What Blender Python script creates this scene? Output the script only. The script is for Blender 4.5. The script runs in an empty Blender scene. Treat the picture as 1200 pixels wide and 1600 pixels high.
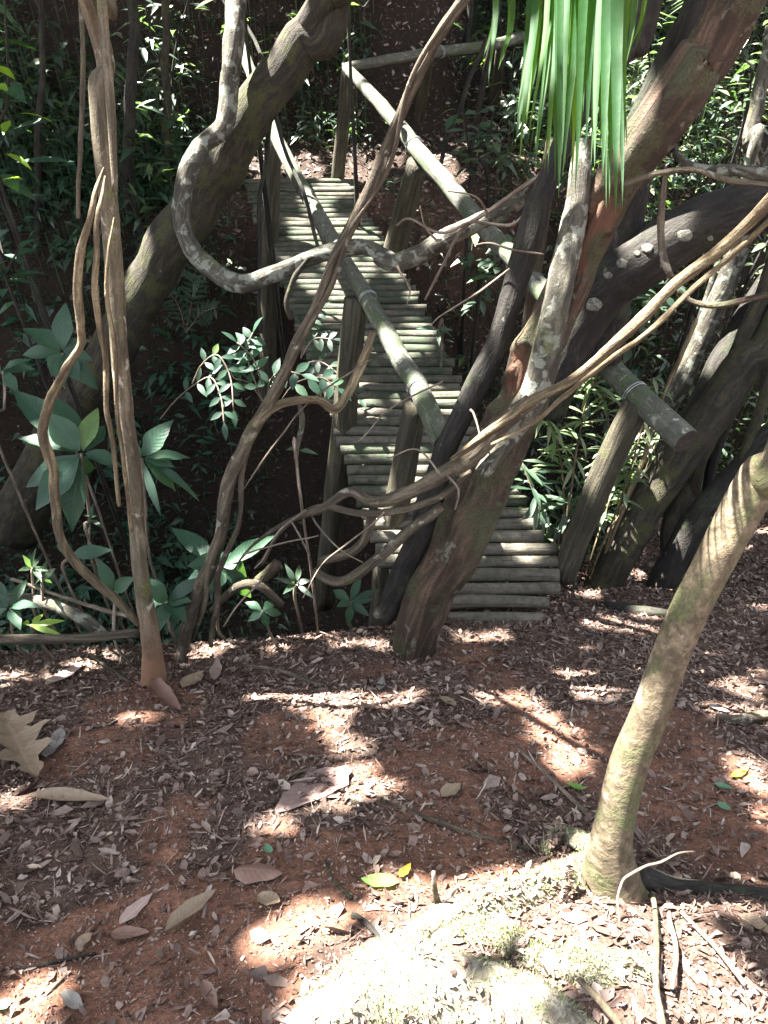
import bpy, math, random
import numpy as np
from mathutils import Vector

# ------------------------------------------------------------------ camera, sky, sun, exposure
SC = bpy.context.scene
COL = SC.collection
TILT = math.radians(42.0)
FPX = 1156.0                       # focal length in pixels of the 1200 x 1600 photograph
CAMZ = 1.6
cam = bpy.data.cameras.new('camera')
cam.sensor_fit = 'VERTICAL'
cam.sensor_height = 36.0
cam.lens = 36.0 * FPX / 1600.0
cam.clip_start = 0.02
cam.clip_end = 500
cam_o = bpy.data.objects.new('camera', cam)
COL.objects.link(cam_o)
cam_o.location = (0, 0, CAMZ)
cam_o.rotation_euler = (math.radians(90) - TILT, 0, 0)
SC.camera = cam_o

SUN = Vector((-0.43, 0.31, 0.85)).normalized()          # towards the sun
sl = bpy.data.lights.new('sun', 'SUN')
sl.energy = 5.0
sl.angle = math.radians(0.5)
sl.color = (1.0, 0.95, 0.87)
so = bpy.data.objects.new('sun', sl)
COL.objects.link(so)
so.rotation_euler = SUN.to_track_quat('Z', 'Y').to_euler()
W = bpy.data.worlds.new('World')
SC.world = W
W.use_nodes = True
nt = W.node_tree
sky = nt.nodes.new('ShaderNodeTexSky')
sky.sky_type = 'NISHITA'
sky.sun_disc = False
sky.sun_elevation = math.asin(SUN.z)
sky.sun_rotation = math.atan2(SUN.x, SUN.y)
hs = nt.nodes.new('ShaderNodeHueSaturation')
hs.inputs['Saturation'].default_value = 0.33
nt.links.new(sky.outputs[0], hs.inputs['Color'])
nt.links.new(hs.outputs[0], nt.nodes['Background'].inputs[0])
nt.nodes['Background'].inputs[1].default_value = 0.05
SC.view_settings.view_transform = 'Standard'
SC.view_settings.look = 'None'
SC.view_settings.exposure = 4.2
SC.view_settings.gamma = 1.0
SC.cycles.use_denoising = True
SC.cycles.max_bounces = 8
SC.cycles.transparent_max_bounces = 4
SC.cycles.sample_clamp_indirect = 6.0

# ------------------------------------------------------------------ pixel <-> world
CT, ST = math.cos(TILT), math.sin(TILT)
FW = Vector((0, CT, -ST)); UP = Vector((0, ST, CT)); RT = Vector((1, 0, 0)); CAM = Vector((0, 0, CAMZ))

def P(px, py, d):
    px, py, d = float(px), float(py), float(d)
    return CAM + d * (FW + ((px - 600) / FPX) * RT - ((py - 800) / FPX) * UP)

# ------------------------------------------------------------------ noise
_rs = np.random.RandomState(7)
_T = _rs.rand(64, 64, 64).astype(np.float32)

def vnoise(p):
    """value noise of an (n,3) array, 0..1"""
    p = np.asarray(p, dtype=np.float64)
    i = np.floor(p).astype(np.int64); f = p - i
    f = f * f * (3 - 2 * f)
    i = i & 63; j = (i + 1) & 63
    x0, y0, z0 = i[:, 0], i[:, 1], i[:, 2]; x1, y1, z1 = j[:, 0], j[:, 1], j[:, 2]
    fx, fy, fz = f[:, 0], f[:, 1], f[:, 2]
    a = _T[x0, y0, z0] * (1 - fx) + _T[x1, y0, z0] * fx
    b = _T[x0, y1, z0] * (1 - fx) + _T[x1, y1, z0] * fx
    c = _T[x0, y0, z1] * (1 - fx) + _T[x1, y0, z1] * fx
    d = _T[x0, y1, z1] * (1 - fx) + _T[x1, y1, z1] * fx
    return (a * (1 - fy) + b * fy) * (1 - fz) + (c * (1 - fy) + d * fy) * fz

def fbm(p, oct=4):
    p = np.asarray(p, dtype=np.float64); s = 0; a = 0.5; t = 0
    for k in range(oct):
        s = s + a * vnoise(p * (2 ** k) + 17.3 * k); t += a; a *= 0.5
    return s / t

# ------------------------------------------------------------------ terrain
def sstep(a, b, x):
    t = np.clip((x - a) / (b - a), 0, 1)
    return t * t * (3 - 2 * t)

def bank_edge(X):
    return np.clip(np.where(X < 0, 2.22 + 0.16 * X, 2.22 + 0.72 * X), 1.5, 4.6)

def H(X, Y, detail=True):
    X = np.asarray(X, float); Y = np.asarray(Y, float)
    near = np.where(Y > 0.38, -0.59 * (Y - 0.38), -0.12 * (Y - 0.38))
    near = np.where(Y > 3.0, -0.59 * 2.62 - 0.2 * (Y - 3.0), near)
    near = near + 0.10 * np.clip(-X - 2.0, 0, 20) + 0.22 * np.clip(X - 1.6, 0, 20)
    ye = bank_edge(X) + 0.22 * (vnoise(np.stack([X * 1.3, X * 0 + 3.3, X * 0], -1).reshape(-1, 3)).reshape(X.shape) - 0.5)
    floor = -3.4 + 0.10 * np.clip(-X - 2, 0, 20) + 0.25 * np.clip(X - 1.5, 0, 20)
    t = sstep(-0.05, 0.75, Y - ye)
    low = near * (1 - t) + np.minimum(floor, near) * t
    yf = 5.95 + 0.10 * X
    yf = np.where(X > 0.2, yf + 0.25 * (X - 0.2), yf)
    s1 = np.clip(Y - 5.95, 0, 100)
    far = -0.44 + 0.16 * np.clip(s1, 0, 1.2) + 0.25 * np.clip(s1 - 1.2, 0, 100)
    step = 1.15 * sstep(6.9, 7.55, Y + 0.10 * np.sin(X * 2.1)) * sstep(0.75, 0.15, X - 0.12 * (Y - 7))
    far = far + step + 0.25 * sstep(9.5, 14, Y) * (Y - 9.5) + 0.30 * np.clip(X - 3.2, 0, 10) + 0.22 * np.clip(-X - 2.2, 0, 12)
    f = sstep(-1.5, 0.0, Y - yf)
    z = low * (1 - f) + far * f
    z = z + 0.085 * np.exp(-((X - .42) / .42) ** 2 - ((Y - .42) / .26) ** 2)
    if detail:
        sh = X.shape
        p = np.stack([X, Y, X * 0], -1).reshape(-1, 3)
        z = z + ((fbm(p * 1.7 + 4, 3) - 0.5) * 0.16 + (fbm(p * 7 + 9, 3) - 0.5) * 0.055).reshape(sh)
    return z

def h1(x, y):
    return float(H(np.array([x]), np.array([y]))[0])

_tt = np.linspace(0.6, 40, 4000)
def G(px, py, lift=0.0):
    """where the ray of a pixel meets the ground"""
    d = FW + ((px - 600) / FPX) * RT - ((py - 800) / FPX) * UP
    X = d.x * _tt; Y = d.y * _tt; Z = CAMZ + d.z * _tt
    hit = np.nonzero(Z < H(X, Y) + lift)[0]
    k = hit[0] if len(hit) else len(_tt) - 1
    return CAM + d * float(_tt[k])

def gd(px, py):
    return (G(px, py) - CAM).dot(FW)

# ------------------------------------------------------------------ materials
def newmat(name):
    m = bpy.data.materials.new(name); m.use_nodes = True
    t = m.node_tree; t.nodes.clear()
    return m, t, t.nodes, t.links

def ramp(N, L, src, stops):
    r = N.new('ShaderNodeValToRGB')
    e = r.color_ramp.elements
    while len(e) < len(stops): e.new(0.5)
    for k, (p, c) in enumerate(stops):
        e[k].position = p; e[k].color = (c[0], c[1], c[2], 1) if hasattr(c, '__len__') else (c, c, c, 1)
    L.new(src, r.inputs[0])
    return r.outputs[0]

def mixc(N, L, fac, a, b):
    m = N.new('ShaderNodeMix'); m.data_type = 'RGBA'
    for sock, v in ((m.inputs[0], fac), (m.inputs[6], a), (m.inputs[7], b)):
        if isinstance(v, bpy.types.NodeSocket): L.new(v, sock)
        elif hasattr(v, '__len__'): sock.default_value = (v[0], v[1], v[2], 1)
        else: sock.default_value = v
    return m.outputs[2]

def noise(N, L, vec, scale, detail=4, rough=0.6, dist=0.0):
    n = N.new('ShaderNodeTexNoise'); n.inputs['Scale'].default_value = scale
    n.inputs['Detail'].default_value = detail; n.inputs['Roughness'].default_value = rough
    n.inputs['Distortion'].default_value = dist
    if vec: L.new(vec, n.inputs['Vector'])
    return n.outputs[0]

def bark(name, c1, c2, lichen=None, lam=0.5, moss=None, mam=0.5, heart=None, ham=0.6, stretch=0.22, scale=38, bump=0.5, rough=0.85, lsc=9, msc=5, foot=None, soft=False):
    """bark in trunk coordinates: fibres run along the limb; lichen, moss and bare wood lie in patches"""
    m, t, N, L = newmat(name)
    a = N.new('ShaderNodeAttribute'); a.attribute_name = 'bark'
    mp = N.new('ShaderNodeMapping'); mp.inputs['Scale'].default_value = (1, 1, stretch)
    L.new(a.outputs['Vector'], mp.inputs[0])
    fib = noise(N, L, mp.outputs[0], scale, 6, 0.65, 0.6)
    big = noise(N, L, a.outputs['Vector'], 6.0, 3, 0.6)
    fine = noise(N, L, a.outputs['Vector'], 120, 3, 0.7)
    col = ramp(N, L, fib, [(0.3, c1), (0.7, c2)] if soft else [(0.36, [x * .55 for x in c1]), (0.47, c1), (0.62, c2)])
    col = mixc(N, L, ramp(N, L, fine, [(0.35, 0.45), (0.6, 0.0)]), col, [x * .5 for x in c1])
    if soft is True:
        mp2 = N.new('ShaderNodeMapping'); mp2.inputs['Scale'].default_value = (1, 1, 0.035); L.new(a.outputs['Vector'], mp2.inputs[0])
        ck = noise(N, L, mp2.outputs[0], 75, 4, 0.6, 0.3)
        col = mixc(N, L, ramp(N, L, ck, [(0.36, 0.85), (0.42, 0.0)]), col, [x * .25 for x in c1])
        col = mixc(N, L, ramp(N, L, noise(N, L, a.outputs['Vector'], 22, 4, 0.7), [(0.38, 0.6), (0.52, 0.0)]), col, [x * .4 for x in c1])
    col = mixc(N, L, ramp(N, L, big, [(0.35, 0.0), (0.7, 0.55)]), col, [x * 0.55 for x in c1])
    hgt = fib
    if heart and ham:
        ha = N.new('ShaderNodeAttribute'); ha.attribute_name = 'heart'
        hm = ramp(N, L, ha.outputs['Fac'], [(0.35, 0.0), (0.7, 0.9)])
        hc = ramp(N, L, fib, [(0.3, [x * 0.45 for x in heart]), (0.7, heart)])
        col = mixc(N, L, hm, col, hc)
    if lichen:
        ln = noise(N, L, a.outputs['Vector'], lsc, 5, 0.62, 0.4)
        lm = ramp(N, L, ln, [(lam, 0.0), (lam + 0.05, 0.85)])
        lc = mixc(N, L, ramp(N, L, fine, [(0.35, 0.0), (0.65, 1.0)]), [x * 0.7 for x in lichen], lichen)
        col = mixc(N, L, lm, col, lc)
    if moss:
        mn = noise(N, L, a.outputs['Vector'], msc, 6, 0.7)
        mm = ramp(N, L, mn, [(mam, 0.0), (mam + 0.08, 0.95)])
        mc = mixc(N, L, ramp(N, L, fine, [(0.35, 0.0), (0.65, 1.0)]), [x * 0.5 for x in moss], moss)
        col = mixc(N, L, mm, col, mc)
    if foot:
        sx = N.new('ShaderNodeSeparateXYZ'); L.new(a.outputs['Vector'], sx.inputs[0])
        ad = N.new('ShaderNodeMath'); ad.operation = 'MULTIPLY_ADD'; ad.inputs[1].default_value = 0.35
        L.new(big, ad.inputs[0]); L.new(sx.outputs[2], ad.inputs[2])
        col = mixc(N, L, ramp(N, L, ad.outputs[0], [(foot[1], 0.9), (foot[1] + 0.25, 0.0)]), col, mixc(N, L, fib, [x * .6 for x in foot[0]], foot[0]))
    b = N.new('ShaderNodeBsdfPrincipled')
    L.new(col, b.inputs['Base Color']); b.inputs['Roughness'].default_value = rough
    b.inputs['Specular IOR Level'].default_value = 0.3
    mx = N.new('ShaderNodeMath'); mx.operation = 'MULTIPLY_ADD'; mx.inputs[1].default_value = 0.35
    L.new(fine, mx.inputs[0]); L.new(hgt, mx.inputs[2])
    bp = N.new('ShaderNodeBump'); bp.inputs['Strength'].default_value = min(1, bump * 1.3); bp.inputs['Distance'].default_value = 0.02
    L.new(mx.outputs[0], bp.inputs['Height']); L.new(bp.outputs[0], b.inputs['Normal'])
    o = N.new('ShaderNodeOutputMaterial'); L.new(b.outputs[0], o.inputs[0])
    return m

def leafmat(name, stops, trans, tfac=0.3, rough=0.42, spec=0.5, patch=None, veins=False):
    """leaf: colour by leaf (random per island), a little mottled, gloss and translucency"""
    m, t, N, L = newmat(name)
    g = N.new('ShaderNodeNewGeometry')
    col = ramp(N, L, g.outputs['Random Per Island'], stops)
    tc = N.new('ShaderNodeTexCoord')
    n = noise(N, L, tc.outputs['Object'], 60, 4, 0.65)
    col = mixc(N, L, ramp(N, L, n, [(0.35, 0.0), (0.75, 0.5)]), col, [x * 0.5 for x in stops[0][1]])
    if patch:
        n2 = noise(N, L, tc.outputs['Object'], 90, 5, 0.7)
        col = mixc(N, L, ramp(N, L, n2, [(0.58, 0.0), (0.66, 0.9)]), col, patch)
    b = N.new('ShaderNodeBsdfPrincipled'); L.new(col, b.inputs['Base Color'])
    b.inputs['Roughness'].default_value = rough; b.inputs['Specular IOR Level'].default_value = spec
    hsrc = n
    if veins:
        a = N.new('ShaderNodeAttribute'); a.attribute_name = 'bark'
        sp = N.new('ShaderNodeSeparateXYZ'); L.new(a.outputs['Vector'], sp.inputs[0])
        ab = N.new('ShaderNodeMath'); ab.operation = 'ABSOLUTE'; L.new(sp.outputs[0], ab.inputs[0])
        mid = ramp(N, L, ab.outputs[0], [(0.03, 0.5), (0.08, 0.0)])
        m1 = N.new('ShaderNodeMath'); m1.operation = 'MULTIPLY_ADD'; m1.inputs[1].default_value = -0.45; L.new(ab.outputs[0], m1.inputs[0]); L.new(sp.outputs[1], m1.inputs[2])
        m2 = N.new('ShaderNodeMath'); m2.operation = 'MULTIPLY'; m2.inputs[1].default_value = 30.0; L.new(m1.outputs[0], m2.inputs[0])
        m3 = N.new('ShaderNodeMath'); m3.operation = 'SINE'; L.new(m2.outputs[0], m3.inputs[0])
        vn = ramp(N, L, m3.outputs[0], [(0.80, 0.0), (0.97, 0.04)])
        col = mixc(N, L, mid, col, [min(1, x * (2.6 if tfac > .15 else 1.5)) for x in stops[0][1]])
        col = mixc(N, L, vn, col, [min(1, x * (2.6 if tfac > .15 else 1.5)) for x in stops[0][1]])
        L.new(col, b.inputs['Base Color']); hsrc = m3.outputs[0]
    bp = N.new('ShaderNodeBump'); bp.inputs['Strength'].default_value = 0.10 if veins else 0.25; bp.inputs['Distance'].default_value = 0.004
    L.new(hsrc, bp.inputs['Height']); L.new(bp.outputs[0], b.inputs['Normal'])
    o = N.new('ShaderNodeOutputMaterial')
    if tfac > 0:
        tr = N.new('ShaderNodeBsdfTranslucent'); tr.inputs[0].default_value = (*trans, 1)
        mx = N.new('ShaderNodeMixShader'); mx.inputs[0].default_value = tfac
        L.new(b.outputs[0], mx.inputs[1]); L.new(tr.outputs[0], mx.inputs[2]); L.new(mx.outputs[0], o.inputs[0])
    else:
        L.new(b.outputs[0], o.inputs[0])
    return m

def groundmat():
    m, t, N, L = newmat('red_forest_soil')
    tc = N.new('ShaderNodeTexCoord'); v = tc.outputs['Object']
    big = noise(N, L, v, 1.6, 5, 0.6); mid = noise(N, L, v, 9, 6, 0.65); fine = noise(N, L, v, 90, 5, 0.7)
    at = N.new('ShaderNodeAttribute'); at.attribute_name = 'humus_shade'
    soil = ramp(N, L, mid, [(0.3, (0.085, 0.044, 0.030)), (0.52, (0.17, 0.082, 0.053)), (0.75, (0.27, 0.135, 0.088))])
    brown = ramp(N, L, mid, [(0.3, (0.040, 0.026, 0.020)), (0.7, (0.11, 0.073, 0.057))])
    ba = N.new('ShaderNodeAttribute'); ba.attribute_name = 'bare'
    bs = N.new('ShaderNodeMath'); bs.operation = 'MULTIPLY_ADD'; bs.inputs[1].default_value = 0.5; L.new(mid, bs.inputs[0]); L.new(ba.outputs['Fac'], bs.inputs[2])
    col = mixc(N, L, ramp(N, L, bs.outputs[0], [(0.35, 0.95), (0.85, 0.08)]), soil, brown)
    hum_shade = ramp(N, L, fine, [(0.3, (0.005, 0.0045, 0.0035)), (0.7, (0.024, 0.0205, 0.016))])  # dark humus, blackened further to paint in the gully's shade
    col = mixc(N, L, at.outputs['Fac'], col, hum_shade)
    col = mixc(N, L, ramp(N, L, fine, [(0.35, 0.55), (0.6, 0.0)]), col, (0.035, 0.018, 0.012))
    vo = N.new('ShaderNodeTexVoronoi'); vo.inputs['Scale'].default_value = 140; L.new(v, vo.inputs['Vector'])
    g2 = noise(N, L, v, 25, 3, 0.6)
    gr = N.new('ShaderNodeMath'); gr.operation = 'MULTIPLY'
    L.new(ramp(N, L, vo.outputs['Distance'], [(0.12, 1.0), (0.22, 0.0)]), gr.inputs[0])
    L.new(ramp(N, L, g2, [(0.5, 0.0), (0.6, 0.9)]), gr.inputs[1])
    col = mixc(N, L, gr.outputs[0], col, (0.42, 0.25, 0.17))
    b = N.new('ShaderNodeBsdfPrincipled'); L.new(col, b.inputs['Base Color']); b.inputs['Roughness'].default_value = 0.95
    b.inputs['Specular IOR Level'].default_value = 0.2
    ad = N.new('ShaderNodeMath'); ad.operation = 'MULTIPLY_ADD'; ad.inputs[1].default_value = 0.4
    L.new(fine, ad.inputs[0]); L.new(mid, ad.inputs[2])
    bp = N.new('ShaderNodeBump'); bp.inputs['Strength'].default_value = 0.9; bp.inputs['Distance'].default_value = 0.03
    L.new(ad.outputs[0], bp.inputs['Height']); L.new(bp.outputs[0], b.inputs['Normal'])
    o = N.new('ShaderNodeOutputMaterial'); L.new(b.outputs[0], o.inputs[0])
    return m

M = {}
M['soil'] = groundmat()
M['bark_slim'] = bark('grey_brown_bark', (0.075, 0.060, 0.038), (0.17, 0.142, 0.095), lichen=(0.34, 0.31, 0.25), lam=0.60, moss=(0.10, 0.11, 0.035), mam=0.58, scale=30, bump=0.45, foot=((0.22, 0.12, 0.07), 0.36))
M['bark_slim_stem'] = bark('grey_brown_stem_bark', (0.07, 0.056, 0.036), (0.16, 0.135, 0.092), lichen=(0.32, 0.30, 0.24), lam=0.60, moss=(0.08, 0.085, 0.03), mam=0.56, scale=30, bump=0.45)
M['bark_moss'] = bark('dark_mossy_bark', (0.022, 0.018, 0.012), (0.052, 0.044, 0.028), moss=(0.045, 0.047, 0.016), mam=0.50, msc=9, lichen=(0.12, 0.125, 0.095), lam=0.68, lsc=20, bump=0.6)
M['bark_red'] = bark('fibrous_brown_bark', (0.036, 0.023, 0.015), (0.115, 0.076, 0.050), heart=(0.115, 0.052, 0.030), moss=(0.055, 0.055, 0.027), mam=0.50, msc=6, lichen=(0.13, 0.125, 0.095), lam=0.62, lsc=14, stretch=0.14, scale=26, bump=1.0)
M['bark_lichen'] = bark('grey_lichen_bark', (0.045, 0.041, 0.031), (0.11, 0.102, 0.076), lichen=(0.185, 0.195, 0.16), lam=0.52, lsc=16, moss=(0.11, 0.12, 0.05), mam=0.60, bump=0.5)
M['bark_dark'] = bark('dark_grey_bark', (0.014, 0.012, 0.010), (0.036, 0.032, 0.026), moss=(0.030, 0.036, 0.018), mam=0.54, lichen=(0.16, 0.16, 0.13), lam=0.68, lsc=18, bump=0.6)
M['bark_pale'] = bark('pale_green_mottled_bark', (0.080, 0.062, 0.038), (0.165, 0.132, 0.085), lichen=(0.33, 0.25, 0.21), lam=0.58, lsc=5, moss=(0.075, 0.078, 0.034), mam=0.50, msc=9, stretch=1.2, scale=34, bump=0.3, soft=False)
M['bark_liana'] = bark('grey_liana_bark', (0.055, 0.043, 0.029), (0.15, 0.122, 0.083), moss=(0.08, 0.08, 0.035), mam=0.58, lichen=(0.26, 0.24, 0.19), lam=0.61, lsc=12, stretch=0.12, scale=50, bump=0.7)
M['bark_cream'] = bark('cream_liana_bark', (0.09, 0.066, 0.038), (0.26, 0.21, 0.125), moss=(0.15, 0.13, 0.045), mam=0.62, stretch=0.12, scale=55, bump=0.6)
M['log'] = bark('weathered_log_wood', (0.062, 0.058, 0.043), (0.13, 0.122, 0.093), moss=(0.042, 0.056, 0.034), mam=0.48, msc=6, lichen=(0.24, 0.24, 0.19), lam=0.66, stretch=0.1, scale=24, bump=0.5, soft=True)
M['log_pale'] = bark('pale_weathered_log_wood', (0.085, 0.077, 0.060), (0.165, 0.15, 0.118), moss=(0.055, 0.068, 0.04), mam=0.58, msc=6, stretch=0.1, scale=24, bump=0.5, soft=True)
M['rail'] = bark('grey_railing_wood', (0.070, 0.070, 0.055), (0.16, 0.16, 0.13), moss=(0.065, 0.085, 0.045), mam=0.50, msc=7, lichen=(0.27, 0.285, 0.24), lam=0.60, lsc=18, stretch=0.1, scale=30, bump=0.6, soft=True)
M['post'] = bark('brown_post_wood', (0.035, 0.031, 0.020), (0.085, 0.075, 0.048), moss=(0.060, 0.062, 0.025), mam=0.56, msc=4, stretch=0.08, scale=46, bump=0.5)
M['root_moss'] = bark('bright_root_moss', (0.14, 0.12, 0.09), (0.32, 0.295, 0.235), moss=(0.20, 0.205, 0.11), mam=0.54, msc=12, stretch=1.0, scale=40, bump=1.2)
M['twig'] = bark('dry_twig_wood', (0.10, 0.075, 0.055), (0.28, 0.23, 0.18), stretch=0.1, scale=90, bump=0.3)
M['cut'] = bark('dark_cut_wood', (0.02, 0.016, 0.012), (0.06, 0.048, 0.036), stretch=1, scale=60, bump=0.3)
G1 = [(0.0, (0.011, 0.030, 0.020)), (0.5, (0.017, 0.047, 0.029)), (0.9, (0.027, 0.064, 0.032)), (1.0, (0.09, 0.15, 0.035))]
M['leaf'] = leafmat('glossy_dark_green_leaf', G1, (0.16, 0.36, 0.05), 0.2, 0.5, 0.3, veins=True)
M['leaf_small'] = leafmat('small_green_leaf', [(0.0, (0.013, 0.028, 0.019)), (0.6, (0.027, 0.050, 0.031)), (0.92, (0.045, 0.070, 0.038)), (1.0, (0.10, 0.15, 0.04))], (0.14, 0.26, 0.06), 0.25, 0.4, 0.5)
M['leaf_bamboo'] = leafmat('pale_narrow_leaf', [(0.0, (0.04, 0.065, 0.035)), (0.6, (0.075, 0.105, 0.055)), (1.0, (0.18, 0.19, 0.11))], (0.25, 0.42, 0.10), 0.3, 0.4, 0.5)
M['leaf_lime'] = leafmat('lime_green_leaf', [(0.0, (0.08, 0.17, 0.03)), (1.0, (0.16, 0.25, 0.03))], (0.45, 0.75, 0.05), 0.45, 0.42, 0.4)
M['palm'] = leafmat('palm_leaflet', [(0.0, (0.014, 0.046, 0.020)), (0.6, (0.024, 0.066, 0.025)), (0.85, (0.045, 0.095, 0.022)), (1.0, (0.11, 0.17, 0.02))], (0.17, 0.36, 0.02), 0.55, 0.6, 0.15)
M['canopy'] = leafmat('canopy_leaf', [(0.0, (0.020, 0.045, 0.018)), (1.0, (0.05, 0.085, 0.03))], (0.05, 0.10, 0.015), 0.15, 0.5, 0.3)
M['litter'] = leafmat('dry_leaf_litter', [(0.0, (0.040, 0.024, 0.019)), (0.30, (0.10, 0.062, 0.048)), (0.60, (0.16, 0.108, 0.088)), (0.84, (0.20, 0.15, 0.125)), (0.95, (0.29, 0.24, 0.21)), (1.0, (0.36, 0.28, 0.20))], (0.3, 0.2, 0.1), 0.0, 0.6, 0.35)

M['litter_big'] = leafmat('curled_dead_leaf', [(0.0, (0.035, 0.022, 0.018)), (0.5, (0.10, 0.065, 0.052)), (0.85, (0.17, 0.125, 0.105)), (1.0, (0.26, 0.21, 0.18))], (0.3, 0.2, 0.1), 0.0, 0.55, 0.35)
M['litter_dark'] = leafmat('shade_darkened_litter', [(0.0, (0.010, 0.008, 0.006)), (0.6, (0.035, 0.026, 0.020)), (0.9, (0.08, 0.06, 0.045)), (1.0, (0.16, 0.125, 0.095))], (0.3, 0.2, 0.1), 0.0, 0.6, 0.35)  # darker copy of the litter, gully shade put into its colour
def plain_leaf(name, c, tf=0.0, tr=(0.3, 0.5, 0.05), patch=None):
    return leafmat(name, [(0.0, [x * 0.85 for x in c]), (1.0, c)], tr, tf, 0.55, 0.3, patch, veins=True)
M['tan_leaf'] = plain_leaf('tan_dry_leaf', (0.19, 0.14, 0.095), patch=(0.10, 0.06, 0.04))
M['grey_leaf'] = plain_leaf('grey_dry_leaf', (0.20, 0.185, 0.17))
M['pink_leaf'] = plain_leaf('pinkish_dry_leaf', (0.26, 0.19, 0.165))
M['brown_leaf'] = plain_leaf('smooth_brown_leaf', (0.16, 0.095, 0.075))
M['mauve_leaf'] = plain_leaf('mauve_decayed_leaf', (0.20, 0.14, 0.125), patch=(0.09, 0.055, 0.045))
M['red_leaf'] = plain_leaf('rust_red_leaf', (0.38, 0.10, 0.04))
M['yellow_leaf'] = plain_leaf('yellow_leaf', (0.60, 0.38, 0.04), 0.2)
M['green_leaf'] = plain_leaf('fallen_green_leaf', (0.11, 0.22, 0.05), 0.2)
M['teal_leaf'] = plain_leaf('dull_green_leaf', (0.10, 0.21, 0.13), 0.1)
mt, t_, N_, L_ = newmat('pale_wire'); b_ = N_.new('ShaderNodeBsdfPrincipled'); b_.inputs['Base Color'].default_value = (0.5, 0.54, 0.55, 1)
b_.inputs['Metallic'].default_value = 0.6; b_.inputs['Roughness'].default_value = 0.45
o_ = N_.new('ShaderNodeOutputMaterial'); n_ = noise(N_, L_, None, 60); L_.new(ramp(N_, L_, n_, [(0.3, (0.12, 0.12, 0.11)), (0.7, (0.36, 0.38, 0.38))]), b_.inputs['Base Color']); L_.new(b_.outputs[0], o_.inputs[0])
M['wire'] = mt
mr, t_, N_, L_ = newmat('grey_rock'); b_ = N_.new('ShaderNodeBsdfPrincipled'); tc_ = N_.new('ShaderNodeTexCoord')
n_ = noise(N_, L_, tc_.outputs['Object'], 14, 6, 0.7)
L_.new(ramp(N_, L_, n_, [(0.3, (0.13, 0.14, 0.13)), (0.6, (0.34, 0.36, 0.35)), (0.8, (0.46, 0.48, 0.47))]), b_.inputs['Base Color']); b_.inputs['Roughness'].default_value = 0.9
bp_ = N_.new('ShaderNodeBump'); bp_.inputs['Distance'].default_value = 0.04; L_.new(n_, bp_.inputs['Height']); L_.new(bp_.outputs[0], b_.inputs['Normal'])
o_ = N_.new('ShaderNodeOutputMaterial'); L_.new(b_.outputs[0], o_.inputs[0])
M['rock'] = mr

# ------------------------------------------------------------------ object helpers
def tag(o, label=None, cat=None, group=None, kind=None):
    if label: o['label'] = label
    if cat: o['category'] = cat
    if group: o['group'] = group
    if kind: o['kind'] = kind
    return o

def empty(name, loc, label, cat, group=None):
    o = bpy.data.objects.new(name, None); COL.objects.link(o)
    o.location = loc; o.empty_display_size = 0.1
    return tag(o, label, cat, group)

_off = {}
def link(name, V, F, mat, parent=None, origin=None, smooth=True, attr=None):
    """world-space vertices -> ONE mesh object, its origin at the thing's base"""
    if parent is not None: base = _off[parent.name] if parent.name in _off else Vector(parent.location)
    else: base = Vector(origin) if origin is not None else Vector(V[0])
    V = np.asarray(V, dtype=np.float32) - np.array(base, dtype=np.float32)
    me = bpy.data.meshes.new(name)
    me.from_pydata(V.tolist(), [], F)
    if attr is not None:
        a = me.attributes.new('bark', 'FLOAT_VECTOR', 'POINT')
        a.data.foreach_set('vector', np.asarray(attr, dtype=np.float32).ravel())
    if smooth: me.polygons.foreach_set('use_smooth', np.ones(len(F), dtype=bool))
    for mm in (mat if isinstance(mat, (list, tuple)) else [mat]): me.materials.append(mm)
    me.update()
    o = bpy.data.objects.new(name, me); COL.objects.link(o)
    if parent is not None: o.parent = parent
    else: o.location = base
    _off[o.name] = base
    return o

def catmull(pts, n):
    """pts (k,m) -> smooth samples, about n per span"""
    p = np.asarray(pts, float); k = len(p)
    if k == 2:
        t = np.linspace(0, 1, n + 1)[:, None]; return p[0] * (1 - t) + p[1] * t
    e = np.vstack([2 * p[0] - p[1], p, 2 * p[-1] - p[-2]]); out = []
    for i in range(k - 1):
        a, b, c, d = e[i:i + 4]
        for t in np.arange(n) / n:
            out.append(0.5 * (2 * b + (c - a) * t + (2 * a - 5 * b + 4 * c - d) * t * t + (3 * b - a - 3 * c + d) * t ** 3))
    out.append(p[-1]); return np.array(out)

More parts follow.
